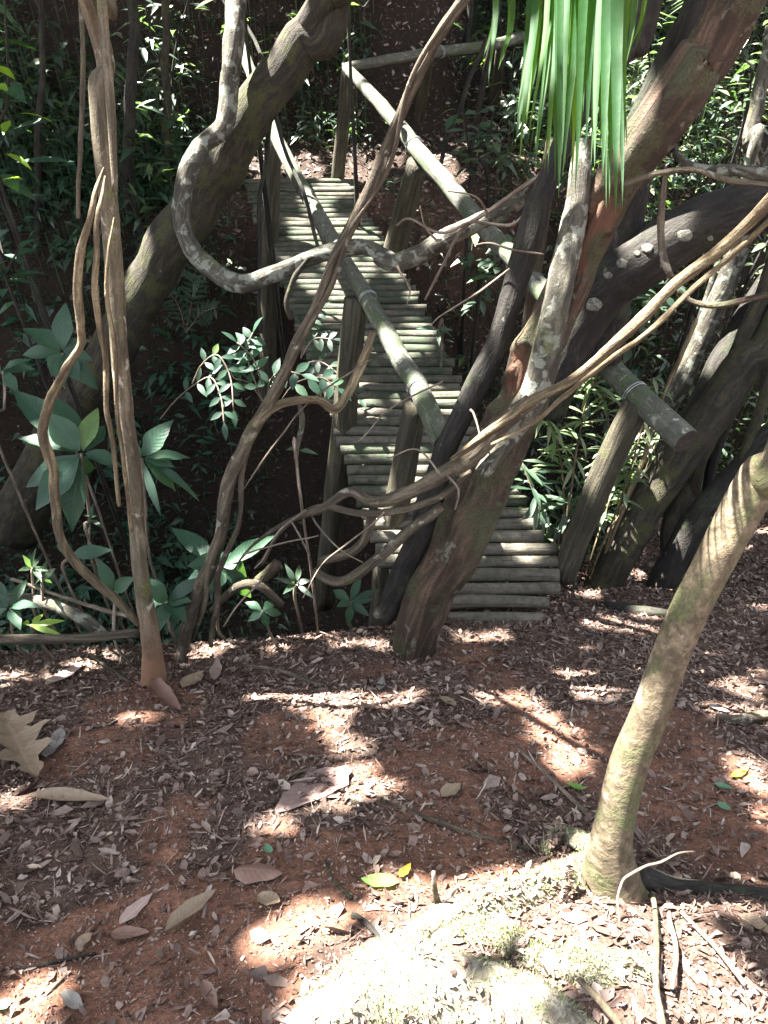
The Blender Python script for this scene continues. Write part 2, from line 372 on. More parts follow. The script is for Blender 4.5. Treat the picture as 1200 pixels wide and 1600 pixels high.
_seed = [0]
def tube(pts, rad, seg=12, sub=6, lump=0.12, lumpf=None, twist=0.0, flute=0.0, nfl=5, wob=0.0, cap=True):
    """a limb: smooth centre line, radius per point, uneven surface. returns V,F,attr"""
    _seed[0] += 1; sd = _seed[0] * 3.71
    q = catmull(np.hstack([np.asarray(pts, float), np.asarray(rad, float)[:, None]]), sub)
    C, R = q[:, :3], np.abs(q[:, 3])
    n = len(C)
    s = np.concatenate([[0], np.cumsum(np.linalg.norm(np.diff(C, axis=0), axis=1))])
    if wob:
        ph = np.stack([s * 5, s * 0 + sd, s * 0], -1)
        C = C + wob * np.stack([fbm(ph, 2) - .5, fbm(ph + 31, 2) - .5, fbm(ph + 57, 2) - .5], -1) * np.minimum(1, s / (s[-1] * .08 + 1e-6))[:, None]
    T = np.gradient(C, axis=0); T /= np.linalg.norm(T, axis=1)[:, None] + 1e-9
    ref = np.array([0, 0, 1.0]) if abs(T[0, 2]) < 0.9 else np.array([0, 1.0, 0])
    u = np.cross(T[0], ref); u /= np.linalg.norm(u)
    V = []; A = []
    th = np.arange(seg) * 2 * math.pi / seg
    rm = float(np.mean(R)); lf = lumpf if lumpf else 1.0 / max(rm * 1.6, 0.004)
    for i in range(n):
        u = u - T[i] * np.dot(u, T[i]); u /= np.linalg.norm(u); w = np.cross(T[i], u)
        a = th + twist * s[i]
        cs, sn = np.cos(a), np.sin(a)
        pa = np.stack([cs * rm, sn * rm, np.full(seg, s[i] * 0.5)], -1)
        r = R[i] * (1 + lump * 2 * (fbm(pa * lf + sd, 3) - 0.5))
        if flute: r = r * (1 + flute * np.cos(nfl * th + 2 * math.sin(s[i] * 2)))
        V.append(C[i] + r[:, None] * (cs[:, None] * u + sn[:, None] * w))
        A.append(np.stack([np.cos(th) * rm + sd, np.sin(th) * rm + sd * .37, np.full(seg, s[i])], -1))
    V = np.vstack(V); A = np.vstack(A); F = []
    for i in range(n - 1):
        for j in range(seg):
            k = (j + 1) % seg
            F.append((i * seg + j, i * seg + k, (i + 1) * seg + k, (i + 1) * seg + j))
    if cap:
        F.append(tuple(range(seg))[::-1]); F.append(tuple((n - 1) * seg + j for j in range(seg)))
    return V, F, A

class MB:
    """collects shapes for ONE mesh"""
    def __init__(s): s.V = []; s.F = []; s.A = []; s.n = 0
    def add(s, V, F, A=None):
        V = np.asarray(V, float)
        s.V.append(V); s.A.append(A if A is not None else V)
        n = s.n; s.F += [tuple(i + n for i in f) for f in F]; s.n += len(V); return s
    def build(s, name, mat, parent=None, origin=None, smooth=True):
        return link(name, np.vstack(s.V), s.F, mat, parent, origin, smooth, np.vstack(s.A))

def px_path(spec):
    """[(px,py,width_px,depth)] -> world points and real radii"""
    pts = [P(a, b, d) for a, b, w, d in spec]
    return [tuple(p) for p in pts], [0.5 * w * d / FPX for a, b, w, d in spec]

def limb(name, spec, mat, parent=None, extra=None, heart=None, **k):
    pts, rad = px_path(spec)
    if extra:                                    # world points carrying on past the frame: (x,y,z,r)
        pts += [e[:3] for e in extra]; rad += [e[3] for e in extra]
    V, F, A = tube(pts, rad, **k)
    if heart:                                    # hollows where bark has come off: sunk, with bare heartwood inside
        seg = k.get('seg', 12); n = len(V) // seg; ctr = np.repeat(V.reshape(n, seg, 3).mean(1), seg, 0)
        hm = np.zeros(len(V))
        for h in heart: hm = np.maximum(hm, np.exp(-(np.linalg.norm(V - np.array(h), axis=1) / .085) ** 2))
        hm = sstep(.35, .6, hm + .5 * (fbm(V * 22, 3) - .5))
        V = V + (ctr - V) * (hm * .42)[:, None]
        o = link(name, V, F, mat, parent, pts[0], attr=A)
        at = o.data.attributes.new('heart', 'FLOAT', 'POINT'); at.data.foreach_set('value', hm.astype(np.float32))
        return o
    return link(name, V, F, mat, parent, pts[0], attr=A)

def gs(pts, dz=0.0):
    return [(x, y, w, gd(x, y) - dz) for x, y, w in pts]

# ------------------------------------------------------------------ leaves
def leaf_geo(mb, base, d, up, L, Wd, droop=0.25, fold=0.2, n=5, wavy=0.0, rng=random, shape=1.0, tip=1.0):
    """one leaf blade: midrib from base along d, bending down, folded about the midrib"""
    d = Vector(d).normalized(); up = Vector(up)
    sd = d.cross(up)
    if sd.length < 1e-4: sd = d.cross(Vector((1, 0.2, 0)))
    sd.normalize(); nn = sd.cross(d).normalized()
    V = []; F = []; A = []
    for i in range(n + 1):
        t = i / n
        A += [(-1, t * L / max(Wd, 1e-4), 0), (0, t * L / max(Wd, 1e-4), 0), (1, t * L / max(Wd, 1e-4), 0)]
        w = Wd * 0.5 * (min(1.0, 1.9 * t ** .75) * (1 - max(0, (t - .45) / .55) ** 1.7) if 0 < t < 1 else 0.02)
        c = Vector(base) + d * (L * t) - nn * (droop * L * t * t)
        k = wavy * Wd * (rng.random() - 0.5)
        V += [c + sd * w + nn * (fold * w + k), c, c - sd * w + nn * (fold * w - k)]
    for i in range(n):
        a = i * 3
        F += [(a, a + 1, a + 4, a + 3), (a + 1, a + 2, a + 5, a + 4)]
    mb.add([tuple(v) for v in V], F, np.array(A, float))

def quad_leaf(b, d, sd, L, Wd):
    return [b, b + d * L * .45 + sd * Wd * .5, b + d * L, b + d * L * .45 - sd * Wd * .5]

def rosette(name, label, stem_pts, centre, tips, mat, cat='plant', group=None, stemw=5, wpx=None, dd=0.10, droop=0.25, seed=1):
    """broad leaves from one stem tip. centre=(px,py,depth); tips=[(px,py,width_px)]"""
    rng = random.Random(seed)
    c = P(*centre)
    sp = [P(*s) for s in stem_pts] + [c]
    hg = h1(sp[0].x, sp[0].y)
    if hg < sp[0].z - .02: sp = [Vector((sp[0].x + .02, sp[0].y + .02, hg - .03))] + sp
    root = empty(name, sp[0], label, cat, group)
    if len(sp) > 1:
        V, F, A = tube([tuple(p) for p in sp], [stemw * .5 * centre[2] / FPX] * len(sp), seg=6, sub=5, wob=0.02)
        link('stem', V, F, M['twig'], root, attr=A)
    mb = MB()
    for (tx, ty, w) in tips:
        tp = P(tx, ty, centre[2] + rng.uniform(-dd, dd))
        v = tp - c; L = v.length
        toC = (CAM - c).normalized()
        up = (Vector((0, 0, 1)) * 0.6 + toC * 0.7 + Vector((rng.uniform(-.3, .3), rng.uniform(-.3, .3), 0))).normalized()
        leaf_geo(mb, c + v * 0.06, v + up * L * droop * .6, up, L * 0.98, w * centre[2] / FPX, droop * rng.uniform(.9, 2.2), rng.uniform(0.1, 0.45), 8, 0.14, rng, 0.85)
    mb.build('foliage', mat, root)
    return root

def auto_tips(centre, n, Lpx, wpx, rng, squash=0.75, a0=0, a1=360):
    out = []
    for k in range(n):
        a = math.radians(a0 + (a1 - a0) * (k + rng.uniform(0.1, .9)) / n)
        l = Lpx * rng.uniform(0.65, 1.15)
        out.append((centre[0] + l * math.cos(a), centre[1] - l * math.sin(a) * squash, wpx * rng.uniform(.8, 1.15)))
    return out

# ------------------------------------------------------------------ ground
BARE = []
for px, py, r in [(100, 1185, 50), (300, 1250, 70), (420, 1310, 80), (690, 1345, 110), (480, 1360, 90), (560, 1330, 60), (60, 1560, 80), (280, 1530, 60), (480, 1140, 80), (850, 1150, 90), (800, 1100, 50), (240, 1300, 60), (640, 1180, 80), (130, 1480, 60), (420, 1560, 60), (700, 1240, 50)]:
    p_ = G(px, py); BARE.append((p_.x, p_.y, r * (p_ - CAM).dot(FW) / FPX))
def bare(X, Y):
    """1 on bare red soil, 0 under thick litter"""
    p = np.stack([X, Y, X * 0], -1)
    v = fbm(p * 2.2 + 12, 3)
    c = np.exp(-((X + 0.15) / 0.55) ** 2) * np.exp(-((Y - 1.0) / 0.6) ** 2)
    b0 = np.zeros_like(X)
    for cx, cy, cr in BARE: b0 = np.maximum(b0, np.exp(-((X - cx) ** 2 + (Y - cy) ** 2) / (cr * cr)))
    return sstep(0.50, 0.62, v + 0.22 * b0 + 0.16 * c - 0.10 * sstep(1.45, 1.8, Y) - 0.05 * sstep(.35, .8, X))

def make_ground():
    def axis(parts):
        a = []
        for lo, hi, st in parts: a += list(np.arange(lo, hi, st))
        return np.array(a)
    xs = axis([(-70, -14, 8), (-14, -5, .5), (-5, -2.2, .1), (-2.2, 2.4, .025), (2.4, 6, .1), (6, 14, .5), (14, 71, 8)])
    ys = axis([(-60, -4, 8), (-4, 0, .3), (0, 3.4, .025), (3.4, 9.5, .06), (9.5, 20, .4), (20, 90, 8)])
    X, Y = np.meshgrid(xs, ys)
    p = np.stack([X, Y, X * 0], -1).reshape(-1, 3)
    near = (np.abs(X) < 3) & (Y < 4) & (Y > -1)
    Z = H(X, Y) + np.where(near, ((fbm(p * 26, 3) - .5) * 0.022).reshape(X.shape), 0)
    far = np.clip((Y - 20) / 60, 0, 1); Z = Z * (1 - far * 0.3)
    V = np.stack([X, Y, Z], -1).reshape(-1, 3)
    nx, ny = len(xs), len(ys)
    i = np.arange(nx * ny).reshape(ny, nx)
    F = np.stack([i[:-1, :-1], i[:-1, 1:], i[1:, 1:], i[1:, :-1]], -1).reshape(-1, 4)
    me = bpy.data.meshes.new('ground'); me.from_pydata(V.tolist(), [], F.tolist())
    hum_shade = sstep(-0.15, 0.25, Y - bank_edge(X)) * (1 - sstep(-0.5, 0.1, Y - 5.95) * sstep(1.4, 0.7, np.abs(X + .1 - 0.18 * (Y - 6))) * sstep(9.5, 8.5, Y))  # humus mask; past the bank edge it also carries painted gully shade
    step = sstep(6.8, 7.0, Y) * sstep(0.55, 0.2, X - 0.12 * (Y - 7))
    hum_shade = np.maximum(hum_shade, step)
    hum_shade = np.clip(np.maximum(hum_shade, sstep(5.6, 6.2, Y) * (.84 + .16 * sstep(6.3, 6.9, Y))), 0, 1)
    a = me.attributes.new('humus_shade', 'FLOAT', 'POINT'); a.data.foreach_set('value', (hum_shade * 1.0).ravel().astype(np.float32))
    br = np.where((np.abs(X) < 3) & (Y < 5) & (Y > -1), bare(X.ravel(), Y.ravel()).reshape(X.shape), .3)
    a2 = me.attributes.new('bare', 'FLOAT', 'POINT'); a2.data.foreach_set('value', br.ravel().astype(np.float32))
    me.polygons.foreach_set('use_smooth', np.ones(len(F), dtype=bool))
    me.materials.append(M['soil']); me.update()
    o = bpy.data.objects.new('ground', me); COL.objects.link(o)
    tag(o, 'red brown earth of a forest bank falling into a dark gully', 'ground', None, 'structure')
make_ground()

# ------------------------------------------------------------------ log footbridge
DY = np.array([285, 340, 440, 540, 620, 700, 780, 830, 880, 930, 968], float)
DL = np.array([384, 400, 441, 476, 508, 536, 560, 578, 600, 625, 650], float)
DR = np.array([553, 577, 640, 692, 728, 768, 815, 848, 873, 866, 848], float)
BW = 0.85
def deck_depth(y): return FPX * BW / (168 + 0.169 * (y - 285))
def deck_pt(y, side):
    x = float(np.interp(y, DY, DL if side < 0 else DR))
    return P(x, y, deck_depth(y))
bridge = empty('log_footbridge', deck_pt(960, -1), 'mossy footbridge of round logs with rough pole railings crossing the dark gully', 'footbridge')
rng = random.Random(5)
ysamp = np.linspace(285, 966, 400)
zc = np.array([tuple(deck_pt(y, -1) * .5 + deck_pt(y, 1) * .5) for y in ysamp])
sl_ = np.concatenate([[0], np.cumsum(np.linalg.norm(np.diff(zc, axis=0), axis=1))])
NLOG = 58
wts = np.linspace(0.86, 1.12, NLOG); cum = np.concatenate([[0], np.cumsum((wts[1:] + wts[:-1]) / 2)]); cum = cum / cum[-1] * sl_[-1]
for k in range(NLOG):
    y = float(np.interp(cum[k], sl_, ysamp))
    a, b = deck_pt(y, -1), deck_pt(y, 1)
    ax = (b - a).normalized()
    a = a - ax * rng.uniform(0.0, 0.03); b = b + ax * rng.uniform(-0.015, 0.025)
    if k >= NLOG - 2: a = a + ax * 0.02
    a.z += rng.uniform(-.005, .005); b.z += rng.uniform(-.005, .005)
    a.y += rng.uniform(-.005, .005); b.y += rng.uniform(-.005, .005)
    r = sl_[-1] / NLOG * wts[k] * 0.5 * rng.uniform(0.76, 0.90)
    mid = (a + b) / 2 + Vector((0, rng.uniform(-.006, .006), rng.uniform(-.010, .006)))
    V, F, A = tube([tuple(a), tuple(a * .7 + b * .3 + Vector((0, 0, rng.uniform(-.004, .004)))), tuple(mid), tuple(b)], [r * rng.uniform(.86, 1), r, r * rng.uniform(.95, 1.05), r * rng.uniform(.82, 1)], seg=12, sub=7, lump=0.10, lumpf=14)
    link('deck_log', V, F, M['log_pale'] if k > NLOG - 10 or rng.random() < .16 else M['log'], bridge, attr=A)
for s in (-1, 1):
    pts = [deck_pt(y, s) + Vector((-s * 0.13, 0, -0.115)) for y in (290, 440, 620, 780, 900)]
    V, F, A = tube([tuple(p) for p in pts], [.065, .07, .07, .07, .065], seg=10, sub=6)
    link('beam', V, F, M['post'], bridge, attr=A)

LR = [(372, 62, 17.2, 5.5), (395, 120, 17.9, 5.25), (425, 198, 19.5, 4.89), (452, 255, 21.1, 4.62), (492, 325, 22.6, 4.35), (527, 388, 24.2, 4.1), (572, 462, 26.5, 3.85), (612, 535, 29.6, 3.64), (652, 605, 32.0, 3.44), (692, 690, 34.3, 3.24)]
RR = [(541, 106, 15.6, 5.28), (575, 142, 18.9, 5.08), (612, 183, 21.3, 4.86), (662, 245, 25.4, 4.56), (712, 302, 27.9, 4.32), (765, 365, 29.5, 4.08), (818, 420, 31.2, 3.87), (905, 522, 35.3, 3.53), (960, 583, 37.7, 3.35), (1012, 634, 40.2, 3.2), (1072, 688, 43.5, 3.04)]
ER = [(545, 104, 13.6, 5.25), (615, 92, 14.4, 5.45), (690, 80, 15.3, 5.7), (765, 71, 15.3, 5.95), (850, 50, 15.3, 6.3)]
def rail(spec, lab=None):
    o = limb('handrail', spec, M['rail'], bridge, seg=14, sub=8, lump=0.10, wob=0.012)
    if lab: o['label'] = lab
    return o
rl = rail(LR); rr = rail(RR, 'near railing pole with a dark sawn end'); re_ = rail(ER)
def tie(parent, spec_pt, axis, r):
    c = P(*spec_pt); axis = Vector(axis).normalized()
    u = axis.cross(Vector((0, 0, 1))).normalized(); w = axis.cross(u)
    mb = MB()
    for off in (-0.006, 0.006):
        pts = [tuple(c + axis * off + (u * math.cos(t) + w * math.sin(t)) * r) for t in np.linspace(0, 2 * math.pi, 17)]
        V, F, A = tube(pts, [0.003] * 17, seg=5, sub=1, lump=0); mb.add(V, F, A)
    o = mb.build('wire_tie', M['wire'], parent); return o
def dirof(spec, i): return P(*[spec[i + 1][0], spec[i + 1][1], spec[i + 1][3]]) - P(*[spec[i][0], spec[i][1], spec[i][3]])
def cut_face(parent, spec):
    a, b = P(spec[-2][0], spec[-2][1], spec[-2][3]), P(spec[-1][0], spec[-1][1], spec[-1][3]); d = (b - a).normalized()
    r = .5 * spec[-1][2] * spec[-1][3] / FPX
    V, F, A = tube([tuple(b - d * .01), tuple(b + d * .006)], [r * .95, r * .93], seg=18, sub=2, lump=.06)
    link('cut_face', V, F, M['cut'], parent, smooth=False, attr=A)
cut_face(rr, RR); cut_face(rl, LR)
tie(rl, (652, 605, 3.44), dirof(LR, 7), 0.051); tie(rl, (575, 467, 3.84), dirof(LR, 6), 0.048)
tie(rr, (992, 615, 3.255), dirof(RR, 8), 0.058); tie(rr, (646, 226, 4.65), dirof(RR, 2), 0.053); tie(re_, (689, 81, 5.69), dirof(ER, 1), 0.041)
def post(spec):
    pts, rad = px_path(spec)
    V, F, A = tube(pts, rad, seg=12, sub=7, lump=0.07, lumpf=8, wob=0.01)
    link('post', V, F, M['post'], bridge, attr=A)
post([(505, 945, 30, 5.05), (518, 830, 36, 4.65), (533, 700, 38, 4.3), (556, 466, 37, 3.87)])
post([(596, 985, 44, 4.3), (606, 870, 42, 3.98), (630, 740, 40, 3.65), (650, 630, 38, 3.44)])
post([(418, 640, 28, 6.1), (421, 420, 28, 5.45), (427, 203, 25, 4.92)])
post([(880, 905, 36, 3.70), (905, 830, 40, 3.58), (960, 705, 44, 3.36), (995, 630, 44, 3.235)])
post([(606, 430, 34, 5.4), (622, 370, 36, 5.15), (652, 255, 33, 4.6)])
post([(527, 290, 21, 5.95), (535, 200, 21, 5.6), (543, 112, 19, 5.3)])
post([(652, 215, 18, 6.6), (660, 150, 18, 6.15), (672, 84, 17, 5.65)])
post([(768, 205, 18, 7.0), (775, 140, 18, 6.5), (784, 70, 17, 6.0)])

# ------------------------------------------------------------------ trees
tree_tops = []            # (tree object, x, y) for the crowns overhead
def tree(name, label, base, cat='tree', group=None):
    return empty(name, base, label, cat, group)

# slim left tree with a twin stem
b = G(240, 1066)
d0 = gd(240, 1066)
t1 = tree('slim_tree', 'slim lichen spotted tree with orange brown foot and loose rooty strands at its side', b)
limb('trunk', [(238, 1085, 49.3, d0 + .03), (240, 1050, 36.1, d0 - .03), (233, 980, 28.2, d0 - .15), (216, 850, 24.6, d0 - .33), (202, 700, 25.5, d0 - .5), (190, 560, 26.4, d0 - .62), (179, 420, 27.3, d0 - .72), (165, 280, 29.0, d0 - .8), (154, 140, 29.0, d0 - .86), (138, 0, 31.7, d0 - .9)], M['bark_slim'], t1, extra=[(-.85, 1.9, 2.6, .042), (-1.0, 2.0, 4.6, .035)], seg=18, sub=9, lump=0.10, wob=0.02)
limb('branch', [(180, 300, 9, 2.02), (175, 190, 14, 1.97), (168, 90, 16, 1.94), (160, 0, 17, 1.92), (154, -90, 18, 1.9)], M['bark_slim_stem'], t1, extra=[(-.7, 2.1, 3.0, .02), (-.4, 2.6, 4.7, .015)], seg=10, sub=7, wob=0.015)
limb('root', [(164, 275, 2.4, 2.03), (154, 310, 6.4, 1.99), (148, 350, 8.8, 1.98), (150, 400, 9.6, 2.0), (149, 450, 11.2, 2.04), (158, 510, 10.4, 2.1), (166, 560, 9.6, 2.15), (168, 640, 8.8, 2.2), (178, 700, 8.0, 2.26), (190, 790, 6.4, 2.36)], M['bark_cream'], t1, seg=8, sub=7, wob=0.02, twist=6)
limb('root', [(178, 340, 2, 2.06), (171, 400, 5, 2.04), (170, 460, 7, 2.06), (180, 540, 8, 2.11), (184, 640, 7, 2.2), (196, 740, 7, 2.3), (206, 830, 6, 2.42)], M['bark_cream'], t1, seg=7, sub=7, wob=0.015)
tree_tops.append((t1, -1.0, 2.0))

# big mossy trunk leaning over the far left of the bridge
t2 = tree('mossy_tree', 'thick dark mossy tree leaning over the far end of the footbridge', P(40, 790, 5.4))
limb('trunk', [(20, 830, 82.0, 5.6), (70, 720, 75.4, 5.3), (150, 590, 72.2, 4.95), (205, 485, 68.9, 4.7), (252, 400, 70.5, 4.5), (312, 310, 75.4, 4.3), (362, 230, 72.2, 4.1), (412, 150, 65.6, 3.95), (475, 62, 64.0, 3.8), (520, 0, 54.1, 3.7)], M['bark_moss'], t2, extra=[(-.1, 5.0, 2.6, .10), (.2, 5.5, 4.6, .08)], seg=20, sub=8, lump=0.16, wob=0.05)
limb('branch', [(475, 55, 50, 3.8), (520, -20, 44, 3.6), (560, -90, 40, 3.5)], M['bark_moss'], t2, extra=[(.4, 5.0, 3.2, .05), (1.2, 5.6, 4.8, .04)], seg=10, sub=6)
tree_tops.append((t2, .2, 5.5))

# leaning, split central tree
b3 = P(648, 1005, 3.1); d3 = 3.1
t3 = tree('leaning_tree', 'split reddish trunk leaning right in front of the near bridge end, heartwood bare', b3)
limb('trunk', [(640, 1045, 55.8, d3 + .05), (655, 985, 64.8, d3 - .05), (690, 895, 73.8, d3 - .15), (728, 815, 81.0, d3 - .24), (766, 728, 84.6, d3 - .33), (802, 640, 81.0, d3 - .42), (838, 555, 73.8, d3 - .52), (872, 470, 66.6, d3 - .6), (915, 385, 61.2, d3 - .69), (966, 293, 70.2, d3 - .78), (1022, 195, 79.2, d3 - .88), (1085, 95, 81.0, d3 - .98), (1150, 0, 79.2, d3 - 1.06)], M['bark_red'], t3, extra=[(1.5, 2.7, 2.7, .08), (2.2, 3.2, 4.6, .06)], heart=[P(790, 620, d3 - .52), P(815, 575, d3 - .56), P(925, 362, d3 - .76), P(900, 400, d3 - .72), P(945, 335, d3 - .8)], seg=44, sub=12, lump=0.2, lumpf=16, flute=0.11, nfl=5, wob=0.03, twist=0.35)
limb('trunk', [(598, 965, 34.2, d3 + .02), (628, 905, 39.6, d3 - .06), (668, 800, 41.4, d3 - .2), (702, 700, 36.0, d3 - .3), (752, 590, 37.8, d3 - .4), (796, 480, 37.8, d3 - .5), (826, 380, 41.4, d3 - .55), (846, 300, 37.8, d3 - .6), (880, 215, 32.4, d3 - .62), (935, 130, 34.2, d3 - .62), (985, 60, 41.4, d3 - .66), (1020, -10, 41.4, d3 - .7)], M['bark_dark'], t3, extra=[(1.0, 3.2, 2.8, .05), (1.1, 4.0, 4.6, .04)], seg=16, sub=8, lump=0.2, wob=0.04)
limb('branch', [(752, 740, 24, d3 - .52), (800, 668, 42, d3 - .56), (835, 610, 46, d3 - .62), (862, 520, 46, d3 - .7), (880, 420, 44, d3 - .74), (900, 320, 38, d3 - .76), (908, 250, 34, d3 - .78), (912, 222, 30, d3 - .78)], M['bark_lichen'], t3, seg=14, sub=8, lump=0.14, wob=0.02)
limb('branch', [(830, 625, 25.5, d3 - .68), (795, 655, 28.9, d3 - .66), (742, 712, 28.1, d3 - .58), (695, 742, 25.5, d3 - .52), (640, 770, 22.9, d3 - .46), (585, 786, 18.7, d3 - .4), (548, 772, 15.3, d3 - .36), (505, 795, 12.8, d3 - .34), (455, 812, 8.5, d3 - .3), (400, 850, 5.1, d3 - .26), (375, 880, 3.4, d3 - .24)], M['bark_liana'], t3, seg=12, sub=8, lump=0.2, wob=0.03)
limb('branch', [(735, 735, 14, d3 - .5), (690, 775, 13, d3 - .46), (630, 796, 12, d3 - .42), (560, 800, 11, d3 - .38), (495, 792, 10, d3 - .33), (440, 830, 6, d3 - .26), (410, 880, 4, d3 - .2)], M['bark_liana'], t3, seg=8, sub=7, lump=0.15, wob=0.02)
limb('branch', [(690, 790, 17, d3 - .42), (650, 820, 17, d3 - .38), (605, 862, 18, d3 - .32), (560, 895, 17, d3 - .26), (525, 908, 16, d3 - .22), (490, 892, 14, d3 - .2)], M['bark_liana'], t3, seg=9, sub=7, wob=0.02)
limb('branch', [(585, 795, 16, d3 - .36), (574, 832, 15, d3 - .32), (546, 862, 15, d3 - .27), (500, 877, 14, d3 - .23)], M['bark_liana'], t3, seg=9, sub=7, wob=0.02)
dead = limb('branch', [(846, 288, 28, d3 - .56), (800, 322, 26, d3 - .46), (745, 350, 26, d3 - .36), (700, 372, 29, d3 - .26), (655, 395, 30, d3 - .16), (618, 412, 28, d3 - .1), (590, 402, 20, d3 - .05)], M['bark_lichen'], t3, seg=12, sub=8, lump=0.18, wob=0.03)
dead['label'] = 'grey lichen covered side branch reaching across the bridge'
limb('branch', [(855, 262, 8, d3 - .62), (815, 295, 8, d3 - .56), (770, 330, 7, d3 - .5), (720, 362, 6, d3 - .42), (690, 420, 5, d3 - .36), (665, 470, 4, d3 - .3)], M['twig'], t3, seg=6, sub=7, wob=0.03)
limb('branch', [(835, 300, 8, d3 - .6), (800, 350, 6, d3 - .55), (740, 345, 5, d3 - .5), (690, 360, 5, d3 - .42), (640, 340, 4, d3 - .36), (618, 350, 4, d3 - .3)], M['twig'], t3, seg=6, sub=7, wob=0.03)
for tw in [[(380, 765, 3), (433, 694, 3), (469, 647, 3), (522, 598, 3), (580, 562, 2)], [(380, 866, 3), (440, 850, 3), (497, 836, 2)], [(488, 806, 4), (530, 854, 3), (568, 877, 2)], [(454, 814, 4), (472, 845, 3), (488, 874, 3)], [(398, 888, 3), (437, 830, 4), (480, 795, 4)], [(604, 715, 2), (650, 701, 3), (686, 743, 4)], [(675, 507, 2), (715, 480, 3), (752, 456, 4), (800, 420, 3)], [(742, 382, 2), (770, 378, 3), (800, 390, 4), (850, 400, 4)], [(560, 690, 2), (610, 640, 3), (690, 600, 3)], [(735, 640, 4), (745, 670, 3), (752, 690, 2)], [(600, 800, 4), (540, 850, 3), (500, 880, 2), (470, 935, 2)], [(700, 745, 5), (720, 770, 4), (712, 800, 3)], [(620, 415, 5), (640, 450, 3), (636, 480, 2)], [(690, 375, 5), (665, 350, 3), (655, 320, 2)], [(760, 340, 5), (740, 310, 3), (700, 300, 2)], [(410, 900, 4), (380, 935, 3), (350, 980, 3)]]:
    dd_ = d3 - .3 - .25 * (tw[0][0] > 590)
    limb('twig', [(x, y, w, dd_ - .04 * i) for i, (x, y, w) in enumerate(tw)], M['twig'], t3, seg=5, sub=6, wob=.03, lump=.1)
tree_tops.append((t3, 2.2, 3.2))

# dark trunk behind the palm frond
t9 = tree('dark_tree', 'dark smooth tree rising behind the hanging palm leaf', P(985, 265, 2.9))
limb('trunk', [(940, 560, 60, 3.35), (965, 400, 66, 3.1), (990, 260, 66, 2.9), (1030, 150, 66, 2.75), (1075, 50, 64, 2.6), (1105, -20, 62, 2.5)], M['bark_dark'], t9, extra=[(1.35, 3.4, 2.8, .06), (1.3, 4.2, 4.6, .05)], seg=16, sub=8, lump=0.12, wob=0.03)
tree_tops.append((t9, 1.3, 4.2))

# thick dark limb running out to the right edge
t4 = tree('recumbent_tree', 'thick dark trunk with white lichen discs lying almost level behind the leaning tree', P(880, 600, 3.4))
limb('trunk', [(850, 640, 69.5, 3.5), (890, 540, 76.7, 3.3), (945, 455, 81.9, 3.12), (1015, 400, 86.3, 3.0), (1100, 352, 81.9, 2.9), (1190, 315, 78.9, 2.8), (1290, 285, 76.0, 2.7)], M['bark_dark'], t4, extra=[(2.4, 3.2, 1.5, .10), (3.2, 3.6, 2.6, .08)], seg=22, sub=8, lump=0.12, wob=0.04)
LCH = []; rr_ = random.Random(3)
from mathutils.bvhtree import BVHTree
tk = [o for o in COL.objects if o.parent == t4][0]; of_ = _off[tk.name]
bv = BVHTree.FromPolygons([v.co + of_ for v in tk.data.vertices], [tuple(p.vertices) for p in tk.data.polygons])
for (lx, ly, ls) in [(1070, 368, 12), (1012, 388, 9), (996, 396, 5), (972, 412, 9), (950, 430, 7), (928, 476, 13), (1035, 415, 5), (1110, 372, 5)]:
    V = []; ok = True
    for rad, m in ((0, 1), (.6, 12), (1, 12), (1.04, 12)):
        for k in range(m):
            a = k / 12 * 2 * math.pi; q = ls * rad * (1 if rad < .7 else rr_.uniform(.85, 1.12))
            h_ = bv.ray_cast(CAM, (P(lx + q * math.cos(a), ly + q * .8 * math.sin(a), 1) - CAM).normalized())
            if h_[0] is None: ok = False; break
            V.append(tuple(h_[0] + h_[1] * (.004 if rad < 1.02 else -.003)))
        if not ok: break
    if not ok: continue
    F = [(0, 1 + k, 1 + (k + 1) % 12) for k in range(12)]
    for r0 in (1, 13): F += [(r0 + k, r0 + 12 + k, r0 + 12 + (k + 1) % 12, r0 + (k + 1) % 12) for k in range(12)]
    disc = MB(); disc.add(V, F); LCH.append(disc)
M['lichen'] = bark('white_lichen', (0.10, 0.10, 0.08), (0.20, 0.20, 0.165), stretch=1, scale=60, bump=0.3)
for disc in LCH: disc.build('lichen_patch', M['lichen'], t4)

# trunks at the right edge of the clearing
d5 = gd(945, 915)
t5 = tree('stout_tree', 'stout dark mossy tree leaning right beside the near railing post', G(945, 915))
limb('trunk', [(925, 940, 54.6, d5 + .06), (955, 890, 53.1, d5 - .02), (1005, 800, 57.6, d5 - .12), (1060, 715, 62.0, d5 - .2), (1115, 640, 60.5, d5 - .28), (1165, 570, 59.0, d5 - .34), (1230, 490, 57.6, d5 - .4)], M['bark_moss'], t5, extra=[(2.6, 4.2, 1.2, .09), (3.4, 5.2, 4.4, .06)], seg=18, sub=8, lump=0.13, wob=0.03)
limb('branch', [(1055, 725, 40, d5 - .12), (1090, 640, 38, d5 - .1), (1130, 560, 36, d5 - .1), (1180, 470, 36, d5 - .1), (1240, 380, 34, d5 - .1)], M['bark_dark'], t5, seg=12, sub=7, wob=0.03)
tree_tops.append((t5, 3.4, 5.2))
t6 = tree('crooked_tree', 'thin crooked dark tree between the stout tree and the pale sunlit trunk', G(1035, 918))
d6 = gd(1035, 918)
